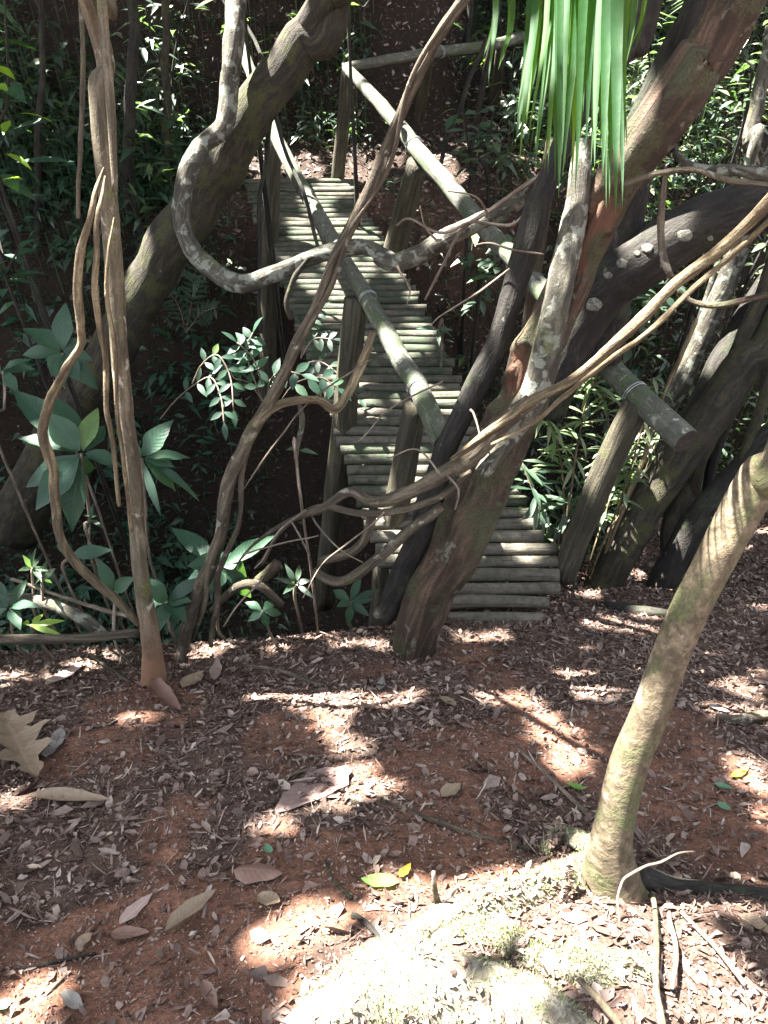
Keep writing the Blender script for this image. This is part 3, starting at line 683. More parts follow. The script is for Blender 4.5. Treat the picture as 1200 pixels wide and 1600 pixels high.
limb('trunk', [(1025, 935, 46, d6 + .04), (1045, 890, 46, d6 - .04), (1085, 820, 46, d6 - .14), (1140, 755, 46, d6 - .24), (1200, 690, 46, d6 - .34), (1270, 620, 44, d6 - .44)], M['bark_dark'], t6, extra=[(2.5, 3.2, 1.0, .05), (3.0, 3.8, 4.4, .04)], seg=14, sub=8, lump=0.15, wob=0.04)
limb('branch', [(1045, 885, 30, d6 - .03), (1055, 820, 34, d6 - .02), (1075, 745, 34, d6), (1110, 680, 32, d6 + .02), (1150, 620, 30, d6 + .05)], M['bark_moss'], t6, seg=10, sub=7, wob=0.03)
tree_tops.append((t6, 3.0, 3.8))

# pale foreground tree and its roots
d7 = gd(965, 1385)
t7 = tree('pale_tree', 'pale green and pink mottled tree in the foreground, sunlit on its left side', G(965, 1385))
limb('trunk', [(966, 1425, 122, d7 + .03), (955, 1375, 92, d7 - .02), (954, 1315, 64, d7 - .08), (982, 1205, 59.3, d7 - .15), (1026, 1085, 56.2, d7 - .22), (1072, 970, 57.0, d7 - .28), (1130, 855, 60.8, d7 - .33), (1190, 750, 66.9, d7 - .37), (1262, 630, 69.9, d7 - .4)], M['bark_pale'], t7, extra=[(1.15, 2.0, 1.6, .05), (1.6, 2.5, 4.4, .045)], seg=28, sub=10, lump=0.08, wob=0.015)
limb('root', [(955, 1345, 60, d7 - .06)] + gs([(905, 1366, 62), (850, 1386, 62), (780, 1410, 58), (710, 1436, 48), (650, 1462, 36), (590, 1492, 20)], .012), M['root_moss'], t7, seg=14, sub=8, lump=0.3, wob=0.03)
limb('root', [(935, 1330, 26, d7 - .05)] + gs([(895, 1312, 26), (872, 1308, 22), (850, 1330, 16)], .02), M['root_moss'], t7, seg=10, sub=7, lump=0.2)
limb('root', [(890, 1352, 14, d7 - .06), (884, 1395, 15, d7 - .08), (878, 1430, 12, d7 - .08)], M['root_moss'], t7, seg=8, sub=6)
limb('root', [(985, 1365, 40, d7 - .02)] + gs([(1050, 1388, 32), (1120, 1395, 30), (1200, 1402, 28), (1280, 1415, 24)], .0), M['bark_dark'], t7, seg=12, sub=7, lump=0.18, wob=0.02)
limb('root', gs([(990, 1680, 110), (880, 1610, 120), (760, 1558, 125), (640, 1540, 120), (540, 1568, 105), (450, 1625, 80), (370, 1690, 40)], -.015), M['root_moss'], t7, seg=24, sub=10, lump=0.34, lumpf=13, wob=0.06)
limb('root', gs([(1010, 1520, 46), (930, 1530, 54), (850, 1505, 56), (780, 1478, 50), (700, 1480, 40), (620, 1500, 26)], -.008), M['root_moss'], t7, seg=16, sub=9, lump=0.32, wob=0.05)
tree_tops.append((t7, 1.6, 2.5))

def on_surface(o, n, nzmin, rng):
    """random points on the up-facing skin of a mesh object, world space"""
    me = o.data; k = len(me.polygons)
    c = np.zeros(k * 3); me.polygons.foreach_get('center', c); c = c.reshape(-1, 3)
    nr = np.zeros(k * 3); me.polygons.foreach_get('normal', nr); nr = nr.reshape(-1, 3)
    ar = np.zeros(k); me.polygons.foreach_get('area', ar)
    ar = ar * (nr[:, 2] > nzmin); i = rng.choice(k, n, p=ar / ar.sum())
    off = np.array(_off[o.name]); jit = rng.randn(n, 3) * .006
    return c[i] + off + jit - nr[i] * np.sum(jit * nr[i], 1)[:, None], nr[i]
def fuzz(o, n, rng, mat, nzmin=0.0):
    """short moss shoots standing on a root"""
    p, nr = on_surface(o, n, nzmin, rng)
    k = fbm(p * 16, 3) > .38; p, nr = p[k], nr[k]; n = len(p)
    d = nr + rng.randn(n, 3) * .6; d /= np.linalg.norm(d, axis=1)[:, None]
    s = np.cross(d, rng.randn(n, 3)); s /= np.linalg.norm(s, axis=1)[:, None]
    L = rng.uniform(.004, .012, n)[:, None]
    V = np.stack([p - s * L * .22, p + s * L * .22, p + d * L], 1).reshape(-1, 3)
    f = link('moss', V, np.arange(n * 3).reshape(-1, 3).tolist(), mat, o, smooth=False); f['kind'] = 'stuff'
    return f
M['moss'] = leafmat('moss_shoot', [(0.0, (0.11, 0.12, 0.06)), (0.6, (0.22, 0.225, 0.13)), (1.0, (0.34, 0.33, 0.22))], (0.3, 0.4, 0.1), 0.2, 0.7, 0.2)
ROOTS = [o for o in COL.objects if o.name.startswith('root') and o.parent == t7 and o.data.materials[0] == M['root_moss']]
for o in ROOTS: fuzz(o, 3600 if max(o.dimensions) > .3 else 3000, np.random.RandomState(5), M['moss'])

# ------------------------------------------------------------------ lianas
def liana(label, spec, mat='bark_liana', second=None, **k):
    kk = dict(seg=14, sub=10, lump=0.26, wob=0.03, flute=0.08, nfl=3, twist=2.0); kk.update(k); kk['seg'] = max(kk['seg'], 10)
    pts, rad = px_path(spec)
    if second is None:
        V, F, A = tube(pts, rad, **kk); o = link('liana', V, F, M[mat], None, pts[0], attr=A); tag(o, label, 'vine')
    else:
        o = empty('liana', pts[0], label, 'vine')
        V, F, A = tube(pts, rad, **kk); link('stem', V, F, M[mat], o, attr=A)
        for sp in second:
            p2, r2 = px_path(sp); V, F, A = tube(p2, r2, **kk); link('strand', V, F, M[mat], o, attr=A)
    return o
liana('thick liana curling in a hook down the mossy tree and out to the left railing', [(372, -40, 32, 3.75), (366, 60, 31, 3.75), (357, 140, 30, 3.8), (347, 198, 30, 3.82), (312, 232, 30, 3.82), (291, 290, 28, 3.85), (284, 352, 27, 3.88), (312, 405, 27, 3.88), (368, 440, 28, 3.84), (430, 428, 25, 3.8), (478, 404, 23, 3.78), (520, 390, 24, 3.74), (565, 386, 24, 3.68), (600, 402, 22, 3.6), (625, 415, 20, 3.5)], 'bark_lichen', seg=14)
d8 = 3.08
liana('long straight liana climbing diagonally in front of the footbridge', [(283, 1030, 17.3, d8 + .02), (290, 985, 20.0, d8 - .05), (312, 920, 22.7, d8 - .14), (340, 840, 20.0, d8 - .24), (362, 745, 22.0, d8 - .34), (396, 668, 20.0, d8 - .42), (440, 590, 18.6, d8 - .5), (482, 500, 17.3, d8 - .58), (522, 402, 17.3, d8 - .66), (582, 290, 18.0, d8 - .76), (648, 135, 18.0, d8 - .88), (722, 5, 18.0, d8 - .98), (790, -120, 18.0, d8 - 1.06)], 'bark_liana', second=[
    [(330, 1010, 6.7, d8), (335, 940, 9.4, d8 - .12), (345, 890, 9.4, d8 - .2), (372, 800, 8.0, d8 - .3), (380, 720, 9.4, d8 - .37), (420, 640, 9.4, d8 - .46), (452, 575, 8.6, d8 - .53), (505, 470, 8.0, d8 - .62), (545, 365, 8.0, d8 - .71), (600, 265, 7.3, d8 - .79), (655, 105, 8.0, d8 - .92), (735, -20, 8.0, d8 - 1.0)],
    [(300, 1000, 5.3, d8), (318, 940, 8.0, d8 - .16), (330, 880, 6.7, d8 - .24), (352, 800, 5.3, d8 - .33)]], seg=12, twist=3, flute=0.1, nfl=3, lump=.2)
liana('thin pale liana looping from the diagonal liana up to the left railing', [(398, 668, 16, d8 - .46), (425, 640, 14, d8 - .45), (460, 629, 13, d8 - .42), (500, 627, 13, d8 - .38), (522, 638, 14, d8 - .34), (545, 600, 15, d8 - .32), (568, 558, 14, d8 - .3), (584, 520, 13, d8 - .3)], 'bark_cream')
liana('wavy yellowish liana hanging off the slim tree and back to its foot', [(162, 262, 2.5, 2.04), (150, 300, 7.4, 2.0), (141, 345, 9.8, 1.99), (124, 392, 12.3, 2.0), (119, 450, 13.9, 2.04), (124, 505, 13.1, 2.1), (122, 540, 12.3, 2.16), (98, 578, 12.3, 2.2), (78, 630, 13.9, 2.26), (70, 680, 14.8, 2.32), (88, 730, 15.6, 2.4), (86, 780, 14.8, 2.46), (95, 840, 13.9, 2.54), (140, 900, 13.9, 2.64), (185, 945, 13.1, 2.7), (215, 975, 11.5, 2.74)], 'bark_cream', twist=5)
liana('thick twisted liana sloping from the right edge down to the split trunk', [(1290, 210, 20.3, 1.75), (1200, 312, 20.3, 1.85), (1140, 382, 19.7, 1.92), (1065, 442, 18.6, 2.0), (995, 508, 18.0, 2.08), (930, 560, 16.7, 2.16), (862, 612, 16.2, 2.24), (805, 650, 15.6, 2.32), (745, 692, 13.2, 2.4), (705, 722, 9.6, 2.48)], 'bark_cream', second=[
    [(1250, 300, 8.4, 1.82), (1160, 390, 9.0, 1.9), (1085, 448, 8.4, 1.97), (1010, 520, 8.4, 2.04), (950, 565, 8.4, 2.12), (880, 618, 7.7, 2.2), (830, 660, 6.6, 2.27), (765, 695, 5.4, 2.35)]], twist=4, flute=0.1, nfl=3)
liana('thin bare vine arching from the split trunk to the right edge', [(975, 290, 8, 2.1), (1030, 273, 9, 2.05), (1085, 268, 9, 2.0), (1150, 280, 9, 1.96), (1230, 290, 9, 1.9)], 'bark_liana', seg=7)
liana('thicker grey vine bending right just above the dark lichen spotted trunk', [(1052, 225, 10, 2.3), (1070, 252, 13, 2.28), (1105, 272, 16, 2.25), (1150, 272, 18, 2.2), (1215, 285, 18, 2.15), (1270, 300, 18, 2.1)], 'bark_lichen', seg=8)
liana('slender vine dangling straight down across the dark lichen spotted trunk', [(1040, 260, 8, 2.3), (1034, 310, 11, 2.32), (1030, 360, 11, 2.34), (1038, 405, 12, 2.36), (1052, 432, 10, 2.38)], 'bark_liana', seg=7)
liana('thin reddish vine curving under the twisted liana at the right edge', [(1060, 455, 8, 2.15), (1085, 470, 9, 2.15), (1125, 478, 10, 2.12), (1170, 470, 10, 2.1), (1230, 455, 10, 2.05)], 'bark_red', seg=7)
liana('thin dark vine hanging beside the far left railing post', [(405, 100, 6, 4.4), (425, 170, 8, 4.35), (412, 260, 7, 4.4), (404, 330, 7, 4.45), (408, 420, 6, 4.5), (406, 520, 5, 4.6)], 'bark_dark', seg=6)
liana('dark thin vine running along the left railing towards the hooked liana', [(385, 40, 5, 4.1), (412, 100, 6, 4.05), (428, 165, 7, 4.0), (450, 240, 6, 3.95), (478, 310, 6, 3.9), (500, 390, 6, 3.8)], 'bark_dark', seg=6)
liana('short dark vine dropping from the hooked liana beside the deck edge', [(482, 402, 6, 3.72), (462, 430, 9, 3.76), (448, 470, 8, 3.8), (455, 500, 8, 3.84)], 'bark_moss', seg=7)
liana('straight thin liana hanging close to the slim tree on its left', [(128, -40, 8, 2.3), (126, 60, 7, 2.3), (127, 150, 8, 2.3), (126, 260, 7, 2.32), (121, 345, 6, 2.34)], 'bark_liana', seg=7)
liana('hairy root strand dangling below the thin looping liana', [(468, 632, 7, d8 - .3), (472, 660, 9, d8 - .28), (466, 690, 8, d8 - .26), (462, 715, 7, d8 - .24)], 'bark_lichen', seg=7)

# ------------------------------------------------------------------ bank edge: poles, roots, sticks
def stick(name, label, spec, mat='twig', cat='stick', group=None, **k):
    kk = dict(seg=8, sub=7, lump=0.14, wob=0.012); kk.update(k)
    o = limb(name, spec, M[mat], None, **kk); tag(o, label, cat, group); return o
stick('fallen_pole', 'straight grey pole lying along the bank edge left of the slim tree', [(-60, 1000, 17, 2.75), (60, 999, 16, 2.8), (140, 995, 15, 2.84), (215, 988, 14, 2.88)], 'bark_liana', 'pole')
stick('curved_root', 'grey root arching over the bank edge left of the slim tree', [(-60, 945, 22, 3.0), (30, 937, 22, 3.0), (90, 948, 22, 2.98), (135, 970, 20, 2.95), (165, 995, 18, 2.95)], 'bark_lichen', 'root')
stick('pale_stick', 'thin bleached stick leaning on the bank edge by the slim tree', [(18, 905, 6, 3.0), (80, 925, 6, 2.97), (150, 948, 7, 2.94), (205, 962, 7, 2.9)], 'twig')
stick('broken_branch', 'short broken branch stub poking up beyond the bank edge', [(395, 912, 17, 3.15), (415, 900, 18, 3.1), (435, 884, 20, 3.05)], 'bark_red', 'branch')
stick('arched_root', 'smooth root arching among leaves at the foot of the diagonal liana', [(330, 955, 10, 3.1), (370, 918, 14, 3.1), (405, 915, 15, 3.1), (440, 945, 12, 3.15)], 'bark_liana', 'root')
TW = 'twigs lying on the red ground'
stick('twig', 'long dark twig lying across the ground below the split trunk', gs([(590, 1248, 7), (660, 1275, 8), (740, 1302, 8), (835, 1328, 7)], .012), 'bark_liana', 'twig', TW)
stick('twig', 'forked grey twig pointing at the left side of the pale tree', gs([(772, 1140, 5), (830, 1188, 6), (880, 1235, 7), (922, 1275, 8)], .012), 'twig', 'twig', TW)
stick('twig', 'short brown twig beside the big mauve leaf', gs([(535, 1248, 6), (565, 1258, 8), (592, 1268, 7)], .012), 'bark_red', 'twig', TW)
stick('twig', 'curved twig lying over the top of the big mauve leaf', gs([(430, 1238, 5), (455, 1212, 6), (490, 1202, 7), (520, 1196, 6)], .015), 'bark_liana', 'twig', TW)
stick('twig', 'thick dark twig ending at the mossy foreground root', gs([(550, 1430, 9), (575, 1450, 10), (598, 1478, 9)], .015), 'bark_dark', 'twig', TW)
stick('twig', 'thin curved twig left of the yellow tipped green leaf', gs([(508, 1345, 5), (525, 1375, 6), (552, 1402, 6)], .012), 'bark_red', 'twig', TW)
stick('twig', 'pale crooked twig near the bottom left edge', gs([(108, 1518, 4), (90, 1535, 5), (70, 1556, 4)], .012), 'twig', 'twig', TW)
stick('twig', 'dark twig lying low at the lower left beside mottled leaf', gs([(30, 1512, 5), (90, 1500, 6), (150, 1488, 5)], .012), 'bark_dark', 'twig', TW)
stick('twig', 'knobbly dark log like twig on the ground right of the bridge end', gs([(945, 945, 14), (1000, 955, 18), (1060, 962, 12)], .02), 'bark_dark', 'twig', TW)
stick('twig', 'bare zigzag twig standing up against the foot of the pale tree', [(962, 1482, 2, 1.48), (968, 1440, 3.5, 1.49), (966, 1404, 4, 1.5), (974, 1376, 4.5, 1.5), (986, 1366, 5, 1.5), (1010, 1353, 4, 1.5), (1034, 1347, 4, 1.51), (1060, 1334, 3, 1.51), (1084, 1331, 2, 1.52)], 'twig', 'twig', TW)
stick('twig', 'sunlit pale stick standing up from the litter right of the pale tree', gs([(1018, 1395, 8), (1026, 1460, 9), (1022, 1540, 10), (1034, 1610, 9)], .04), 'bark_pale', 'twig', TW)
stick('twig', 'second pale stick beside the one right of the pale tree', gs([(1046, 1425, 6), (1056, 1480, 8), (1050, 1545, 6)], .035), 'twig', 'twig', TW)
stick('twig', 'diagonal bleached stick in the sunlit litter at the lower right', gs([(905, 1530, 10), (935, 1560, 12), (975, 1610, 12)], .03), 'bark_pale', 'twig', TW)
stick('twig', 'long straight stick fanning out right of the sunlit litter', gs([(1060, 1420, 6), (1110, 1470, 8), (1165, 1540, 8)], .03), 'twig', 'twig', TW)
stick('twig', 'short white stick standing upright beside the mossy root', [(688, 1415, 12, 1.56), (682, 1395, 10, 1.53), (676, 1362, 6, 1.49)], 'bark_pale', 'twig', TW)
stick('twig', 'small hooked twig standing next to the short white stick', [(702, 1412, 6, 1.6), (706, 1395, 6, 1.57), (716, 1385, 5, 1.55)], 'twig', 'twig', TW)
stick('twig', 'loose twig leaning over the bank edge below the slim tree', gs([(140, 1022, 6), (180, 1050, 7), (205, 1068, 6)], .02), 'bark_liana', 'twig', TW)
stick('twig', 'pair like crossed twig on the litter left of the split trunk', gs([(380, 1040, 7), (440, 1050, 8), (510, 1072, 6)], .015), 'bark_liana', 'twig', TW)
stick('twig', 'fallen branch with mossy knot at the right edge', gs([(1120, 1120, 12), (1160, 1125, 18), (1230, 1110, 16)], .03), 'bark_liana', 'twig', TW)

# ------------------------------------------------------------------ fallen leaves worth pointing at
def ground_normal(p):
    e = 0.03
    return Vector((h1(p.x - e, p.y) - h1(p.x + e, p.y), h1(p.x, p.y - e) - h1(p.x, p.y + e), 2 * e)).normalized()
def fallen(label, a, b, wpx, mat, curl=0.25, fold=0.3, lift=0.012, name='fallen_leaf', lobes=0, n=8):
    """leaf lying from pixel a (stalk) to pixel b (tip)"""
    A = G(*a); B = G(*b); nrm = ground_normal((A + B) / 2)
    rg = random.Random(int(a[0] * 7 + a[1]))
    d = B - A; L = d.length; d.normalize(); s = d.cross(nrm).normalized()
    W_ = wpx * (((A + B) / 2 - CAM).dot(FW)) / FPX
    V = []; F = []; m = 4; AT = []
    for i in range(n + 1):
        t = i / n
        w = W_ * .5 * (math.sin(math.pi * t ** .8) ** .75 if 0 < t < 1 else 0.03)
        if lobes: w *= 1 + 0.42 * math.sin(t * lobes * 2 * math.pi + 1)
        for j in range(-m // 2, m // 2 + 1):
            q = j / (m / 2); AT.append((q, t * L / W_, 0))
            jag = 1 + (rg.uniform(-.18, .12) if abs(q) == 1 else 0)
            V.append(tuple(A + d * (L * t) + s * (w * q * jag) + nrm * (lift + fold * abs(q) ** 1.6 * w + curl * L * (t - .5) ** 2 + rg.uniform(-1, 1) * .045 * W_)))
    k = m + 1
    for i in range(n):
        for j in range(m): F.append((i * k + j, i * k + j + 1, (i + 1) * k + j + 1, (i + 1) * k + j))
    o = link(name, np.array(V), F, M[mat], None, V[0], attr=np.array(AT)); tag(o, label, 'leaf', 'fallen leaves on the ground'); return o
fallen('big tan torn lobed leaf at the left edge', (8, 1125), (58, 1230), 74, 'tan_leaf', .10, .45, lobes=4.5, n=26, lift=.015)
fallen('oval grey green leaf beside the big torn tan leaf', (75, 1192), (98, 1145), 34, 'grey_leaf')
fallen('long curled olive grey leaf below the big torn leaf', (45, 1252), (172, 1258), 30, 'tan_leaf', .1, .7)
fallen('large pinkish grey leaf on the litter left of the slim tree foot', (72, 1080), (132, 1042), 26, 'pink_leaf')
fallen('smooth chocolate brown domed leaf', (368, 1372), (444, 1378), 48, 'brown_leaf', -.25, -.35, .03)
fallen('pale pinkish lance shaped leaf lying alone on bare red soil', (188, 1450), (240, 1402), 24, 'pink_leaf', .15, .2)
fallen('curled tan leaf with one side rolled up', (262, 1470), (342, 1402), 36, 'tan_leaf', .3, .8)
fallen('wide brown leaf just under the pale lance shaped leaf', (175, 1468), (235, 1468), 30, 'brown_leaf')
fallen('very large mauve decayed leaf, speckled, in the middle of the ground', (545, 1205), (432, 1275), 74, 'mauve_leaf', .04, .06, lobes=0, n=12)
fallen('shiny green leaf lying beside yellow leaf tip', (622, 1388), (564, 1382), 38, 'green_leaf', .1, .15)
fallen('small bright yellow leaf at the tip of the shiny green leaf', (622, 1380), (640, 1358), 14, 'yellow_leaf', .3, .4)
fallen('rust red leaf at the bottom right corner', (1138, 1584), (1175, 1590), 18, 'red_leaf')
fallen('yellowish leaf at the right edge beside the pale tree', (1142, 1222), (1168, 1208), 14, 'yellow_leaf')
fallen('dull green leaf under the yellowish leaf at right', (1115, 1232), (1145, 1240), 18, 'teal_leaf')
fallen('small teal green leaf lower of the two green ones right of the pale tree', (1122, 1262), (1142, 1276), 18, 'teal_leaf')
fallen('tiny green leaf standing above the chocolate brown leaf', (424, 1342), (416, 1326), 14, 'teal_leaf')
fallen('green leaf cut by the bottom left edge', (-6, 1590), (14, 1570), 26, 'teal_leaf')
fallen('mottled cream leaf with holes at the lower left', (118, 1490), (144, 1466), 22, 'tan_leaf')
fallen('small whitish green leaf on dark litter below the split trunk', (592, 1086), (598, 1064), 14, 'grey_leaf')
fallen('tan leaf propped against the litter right of the slim tree foot', (285, 1082), (318, 1056), 30, 'tan_leaf', .3, .4)
fallen('upright brown leaf at the edge of the slim tree foot', (335, 1075), (340, 1035), 18, 'pink_leaf', .3, .5)
fallen('long folded brown leaf right under the slim tree', (240, 1072), (285, 1130), 26, 'brown_leaf', .3, .7)
fallen('grey folded leaf lying at the lower right of the pale tree', (1108, 1108), (1142, 1122), 18, 'grey_leaf')
fallen('pale torn leaf near the dark leaf at the bottom', (100, 1560), (130, 1590), 26, 'grey_leaf')
fallen('dark purple curled leaf near the bottom centre left', (318, 1545), (340, 1590), 22, 'brown_leaf', .3, .6)
fallen('ochre leaf by the short dark twig above the pale tree root', (690, 1095), (710, 1110), 22, 'tan_leaf')
fallen('flat tan leaf left of the mossy foreground root', (405, 1408), (440, 1418), 28, 'tan_leaf')
fallen('pale green leaf with pointed tip in front of the long forked twig', (885, 1232), (915, 1240), 16, 'green_leaf')
fallen('big curled pale brown leaf at the right edge below the dark root', (1150, 1440), (1205, 1470), 34, 'tan_leaf', .2, .5)
fallen('brown leaf below the large mauve leaf', (690, 1252), (720, 1232), 30, 'tan_leaf')

# ------------------------------------------------------------------ leaf litter (uncountable)
def scatter(mb_n, X, Y, size, rng, name, label, mat, lift=0.004, flat=0.45, asp=(0.3, 0.6), origin=(0, 1, -0.5), Z=None):
    n = len(X)
    Z = H(X, Y) if Z is None else Z
    e = 0.03
    nx = H(X - e, Y) - H(X + e, Y); ny = H(X, Y - e) - H(X, Y + e)
    Nn = np.stack([nx, ny, np.full(n, 2 * e)], -1); Nn /= np.linalg.norm(Nn, axis=1)[:, None]
    Nn = Nn + flat * rng.randn(n, 3); Nn /= np.linalg.norm(Nn, axis=1)[:, None]
    a = rng.rand(n) * 2 * np.pi
    d = np.stack([np.cos(a), np.sin(a), np.zeros(n)], -1); d -= Nn * np.sum(d * Nn, 1)[:, None]; d /= np.linalg.norm(d, axis=1)[:, None]
    s = np.cross(Nn, d)
    L = size; Wd = size * rng.uniform(asp[0], asp[1], n)
    C = np.stack([X, Y, Z], -1) + np.array([0, 0, 1]) * (lift + 0.10 * size * rng.rand(n))[:, None]
    fold = rng.uniform(-0.25, 0.7, n); curl = rng.uniform(-0.3, 0.5, n)
    V = np.zeros((n, 8, 3))
    def pt(t, q):
        return C + d * (L * (t - .5))[:, None] + s * (Wd * .5 * q)[:, None] + Nn * (fold * Wd * .5 * abs(q) + curl * L * (t - .5) ** 2)[:, None]
    j = rng.uniform(.45, 1.3, (6, n))
    V[:, 0] = pt(0.0, 0); V[:, 1] = pt(.3, .85 * j[0]); V[:, 2] = pt(.36, 0); V[:, 3] = pt(.28, -.9 * j[1])
    V[:, 4] = pt(.7, .75 * j[2]); V[:, 5] = pt(.68, 0); V[:, 6] = pt(.72, -.7 * j[3]); V[:, 7] = pt(1.0, 0.1)
    b = (np.arange(n) * 8)[:, None]
    F = np.concatenate([b + np.array([[0, 1, 2, 2]]), ], 0)
    tris = np.concatenate([b + np.array([q]) for q in ([0, 2, 1], [0, 3, 2], [4, 5, 7], [5, 6, 7])]).tolist()
    quads = np.concatenate([b + np.array([q]) for q in ([1, 2, 5, 4], [2, 3, 6, 5])]).tolist()
    o = link(name, V.reshape(-1, 3), tris + quads, mat, None, origin)
    tag(o, label, 'leaf litter', None, 'stuff'); return o

rs = np.random.RandomState(11)
def cloud(n, x0, x1, y0, y1, lo, hi, keep):
    X = rs.uniform(x0, x1, n); Y = rs.uniform(y0, y1, n)
    k = rs.rand(n) < keep(X, Y); X, Y = X[k], Y[k]
    u = rs.rand(len(X)); return X, Y, lo + (hi - lo) * u ** 3.2
nearbank = lambda X, Y: (Y < bank_edge(X) + 0.12) * (1 - 0.62 * bare(X, Y))
X, Y, S = cloud(205000, -2.6, 3.0, 0.05, 3.9, 0.005, 0.042, nearbank)
scatter(None, X, Y, S, rs, 'leaf_litter', 'brown and grey dry leaves strewn over the near bank', M['litter'], asp=(.16, .75), flat=.55)
X, Y, S = cloud(3600, -2.6, 3.0, 0.05, 3.9, 0.035, 0.085, lambda X, Y: nearbank(X, Y) * .6)
scatter(None, X, Y, S, rs, 'leaf_litter', 'larger curled dead leaves lying on the litter of the near bank', M['litter_big'], asp=(.3, .6), flat=.35, lift=.008)
X, Y, S = cloud(110000, -1.6, 2.0, 0.05, 3.2, 0.004, 0.014, lambda X, Y: (Y < bank_edge(X)) * (.6 + .4 * bare(X, Y)))
scatter(None, X, Y, S, rs, 'leaf_crumbs', 'small crumbs of leaf and bark on the red soil', M['litter'], asp=(.3, .9))
bpy.context.view_layer.update()
for o_ in ROOTS:
    p_, n__ = on_surface(o_, 600 if max(o_.dimensions) > .3 else 120, .45, rs)
    k_ = fbm(p_ * 9 + 3, 3) > .47; p_ = p_[k_]
    if len(p_): scatter(None, p_[:, 0], p_[:, 1], rs.uniform(.005, .022, len(p_)), rs, 'leaf_litter', 'dry leaf scraps caught on the mossy foreground root', M['litter'], Z=p_[:, 2], lift=.006)
X, Y, S = cloud(36000, -2.6, 3.0, 0.05, 3.9, 0.012, 0.085, nearbank)
scatter(None, X, Y, S, rs, 'twig_litter', 'thin broken twigs and leaf stalks mixed into the litter', M['litter'], asp=(.03, .10), lift=.007)
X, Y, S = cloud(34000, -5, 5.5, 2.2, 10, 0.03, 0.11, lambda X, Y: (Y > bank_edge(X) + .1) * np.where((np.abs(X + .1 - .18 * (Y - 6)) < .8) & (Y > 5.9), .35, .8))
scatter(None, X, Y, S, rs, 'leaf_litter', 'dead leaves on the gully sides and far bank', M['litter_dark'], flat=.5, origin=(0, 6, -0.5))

# ------------------------------------------------------------------ palm frond hanging in from above
def palm():
    rg = random.Random(4)
    root = empty('palm_frond', P(880, -260, 1.25), 'bright green palm leaf with long narrow leaflets hanging into the top of the view', 'palm leaf')
    mid = limb('midrib', [(1010, -330, 16, 1.3), (900, -250, 14, 1.25), (780, -210, 10, 1.22), (700, -205, 6, 1.2)], M['twig'], root, seg=7)
    mb = MB()
    S = [(776, 762, 128, 13, 1.3), (800, 778, 110, 16, 1.3), (838, 812, 258, 20, 1.2), (828, 805, 230, 15, 1.24), (862, 836, 268, 16, 1.2), (880, 872, 312, 24, 1.12), (868, 866, 285, 16, 1.18), (900, 884, 262, 20, 1.14), (918, 905, 216, 22, 1.18), (932, 918, 150, 14, 1.24), (950, 940, 290, 24, 1.08), (964, 962, 335, 27, 1.05), (976, 972, 330, 18, 1.08), (946, 948, 322, 15, 1.12), (990, 980, 100, 14, 1.2), (1006, 985, 84, 9, 1.22), (912, 896, 306, 22, 1.1), (846, 818, 205, 18, 1.22), (872, 850, 262, 20, 1.17), (905, 878, 276, 18, 1.13), (938, 930, 262, 22, 1.12), (958, 952, 315, 20, 1.09), (925, 912, 246, 18, 1.12), (968, 974, 300, 16, 1.1), (890, 876, 240, 14, 1.1), (855, 826, 225, 13, 1.16)]
    S = [(a, b_, c, w * .78, d) for a, b_, c, w, d in S] + [(a + rg.uniform(-9, 9), b_ + rg.uniform(-10, 8), c * rg.uniform(.62, .98), w * rg.uniform(.4, .7), d + rg.uniform(.02, .1)) for a, b_, c, w, d in S]
    for (xt, xb, yb, w, d) in S:
        top = P(xt + (xt - 880) * .25, -235 + rg.uniform(-15, 25), d + .10); m1 = P(xt, 0, d + .02); bot = P(xb, yb, d - .05)
        Wd = w * d / FPX; n = 12; V = []; F = []
        q = catmull([tuple(top), tuple(m1), tuple(bot)], n // 2)
        ax = Vector(q[-1] - q[0]).normalized(); toC = (CAM - m1).normalized()
        yaw = rg.uniform(-.6, .6); sd = ax.cross(toC).normalized(); nn = sd.cross(ax)
        sd = (sd * math.cos(yaw) + nn * math.sin(yaw)); nn = sd.cross(ax)
        for i, c in enumerate(q):
            t = i / (len(q) - 1)
            ww = Wd * .5 * min(1, .55 + t * 1.2) * (1 - max(0, (t - .5) / .5) ** 1.5 * .97)
            c = Vector(c) + nn * (.004 * math.sin(t * 7 + xt))
            V += [tuple(c + sd * ww + nn * ww * .35), tuple(c), tuple(c - sd * ww + nn * ww * .35)]
        for i in range(len(q) - 1):
            a = i * 3; F += [(a, a + 1, a + 4, a + 3), (a + 1, a + 2, a + 5, a + 4)]
        mb.add(V, F)
    mb.build('leaflets', M['palm'], root)
palm()

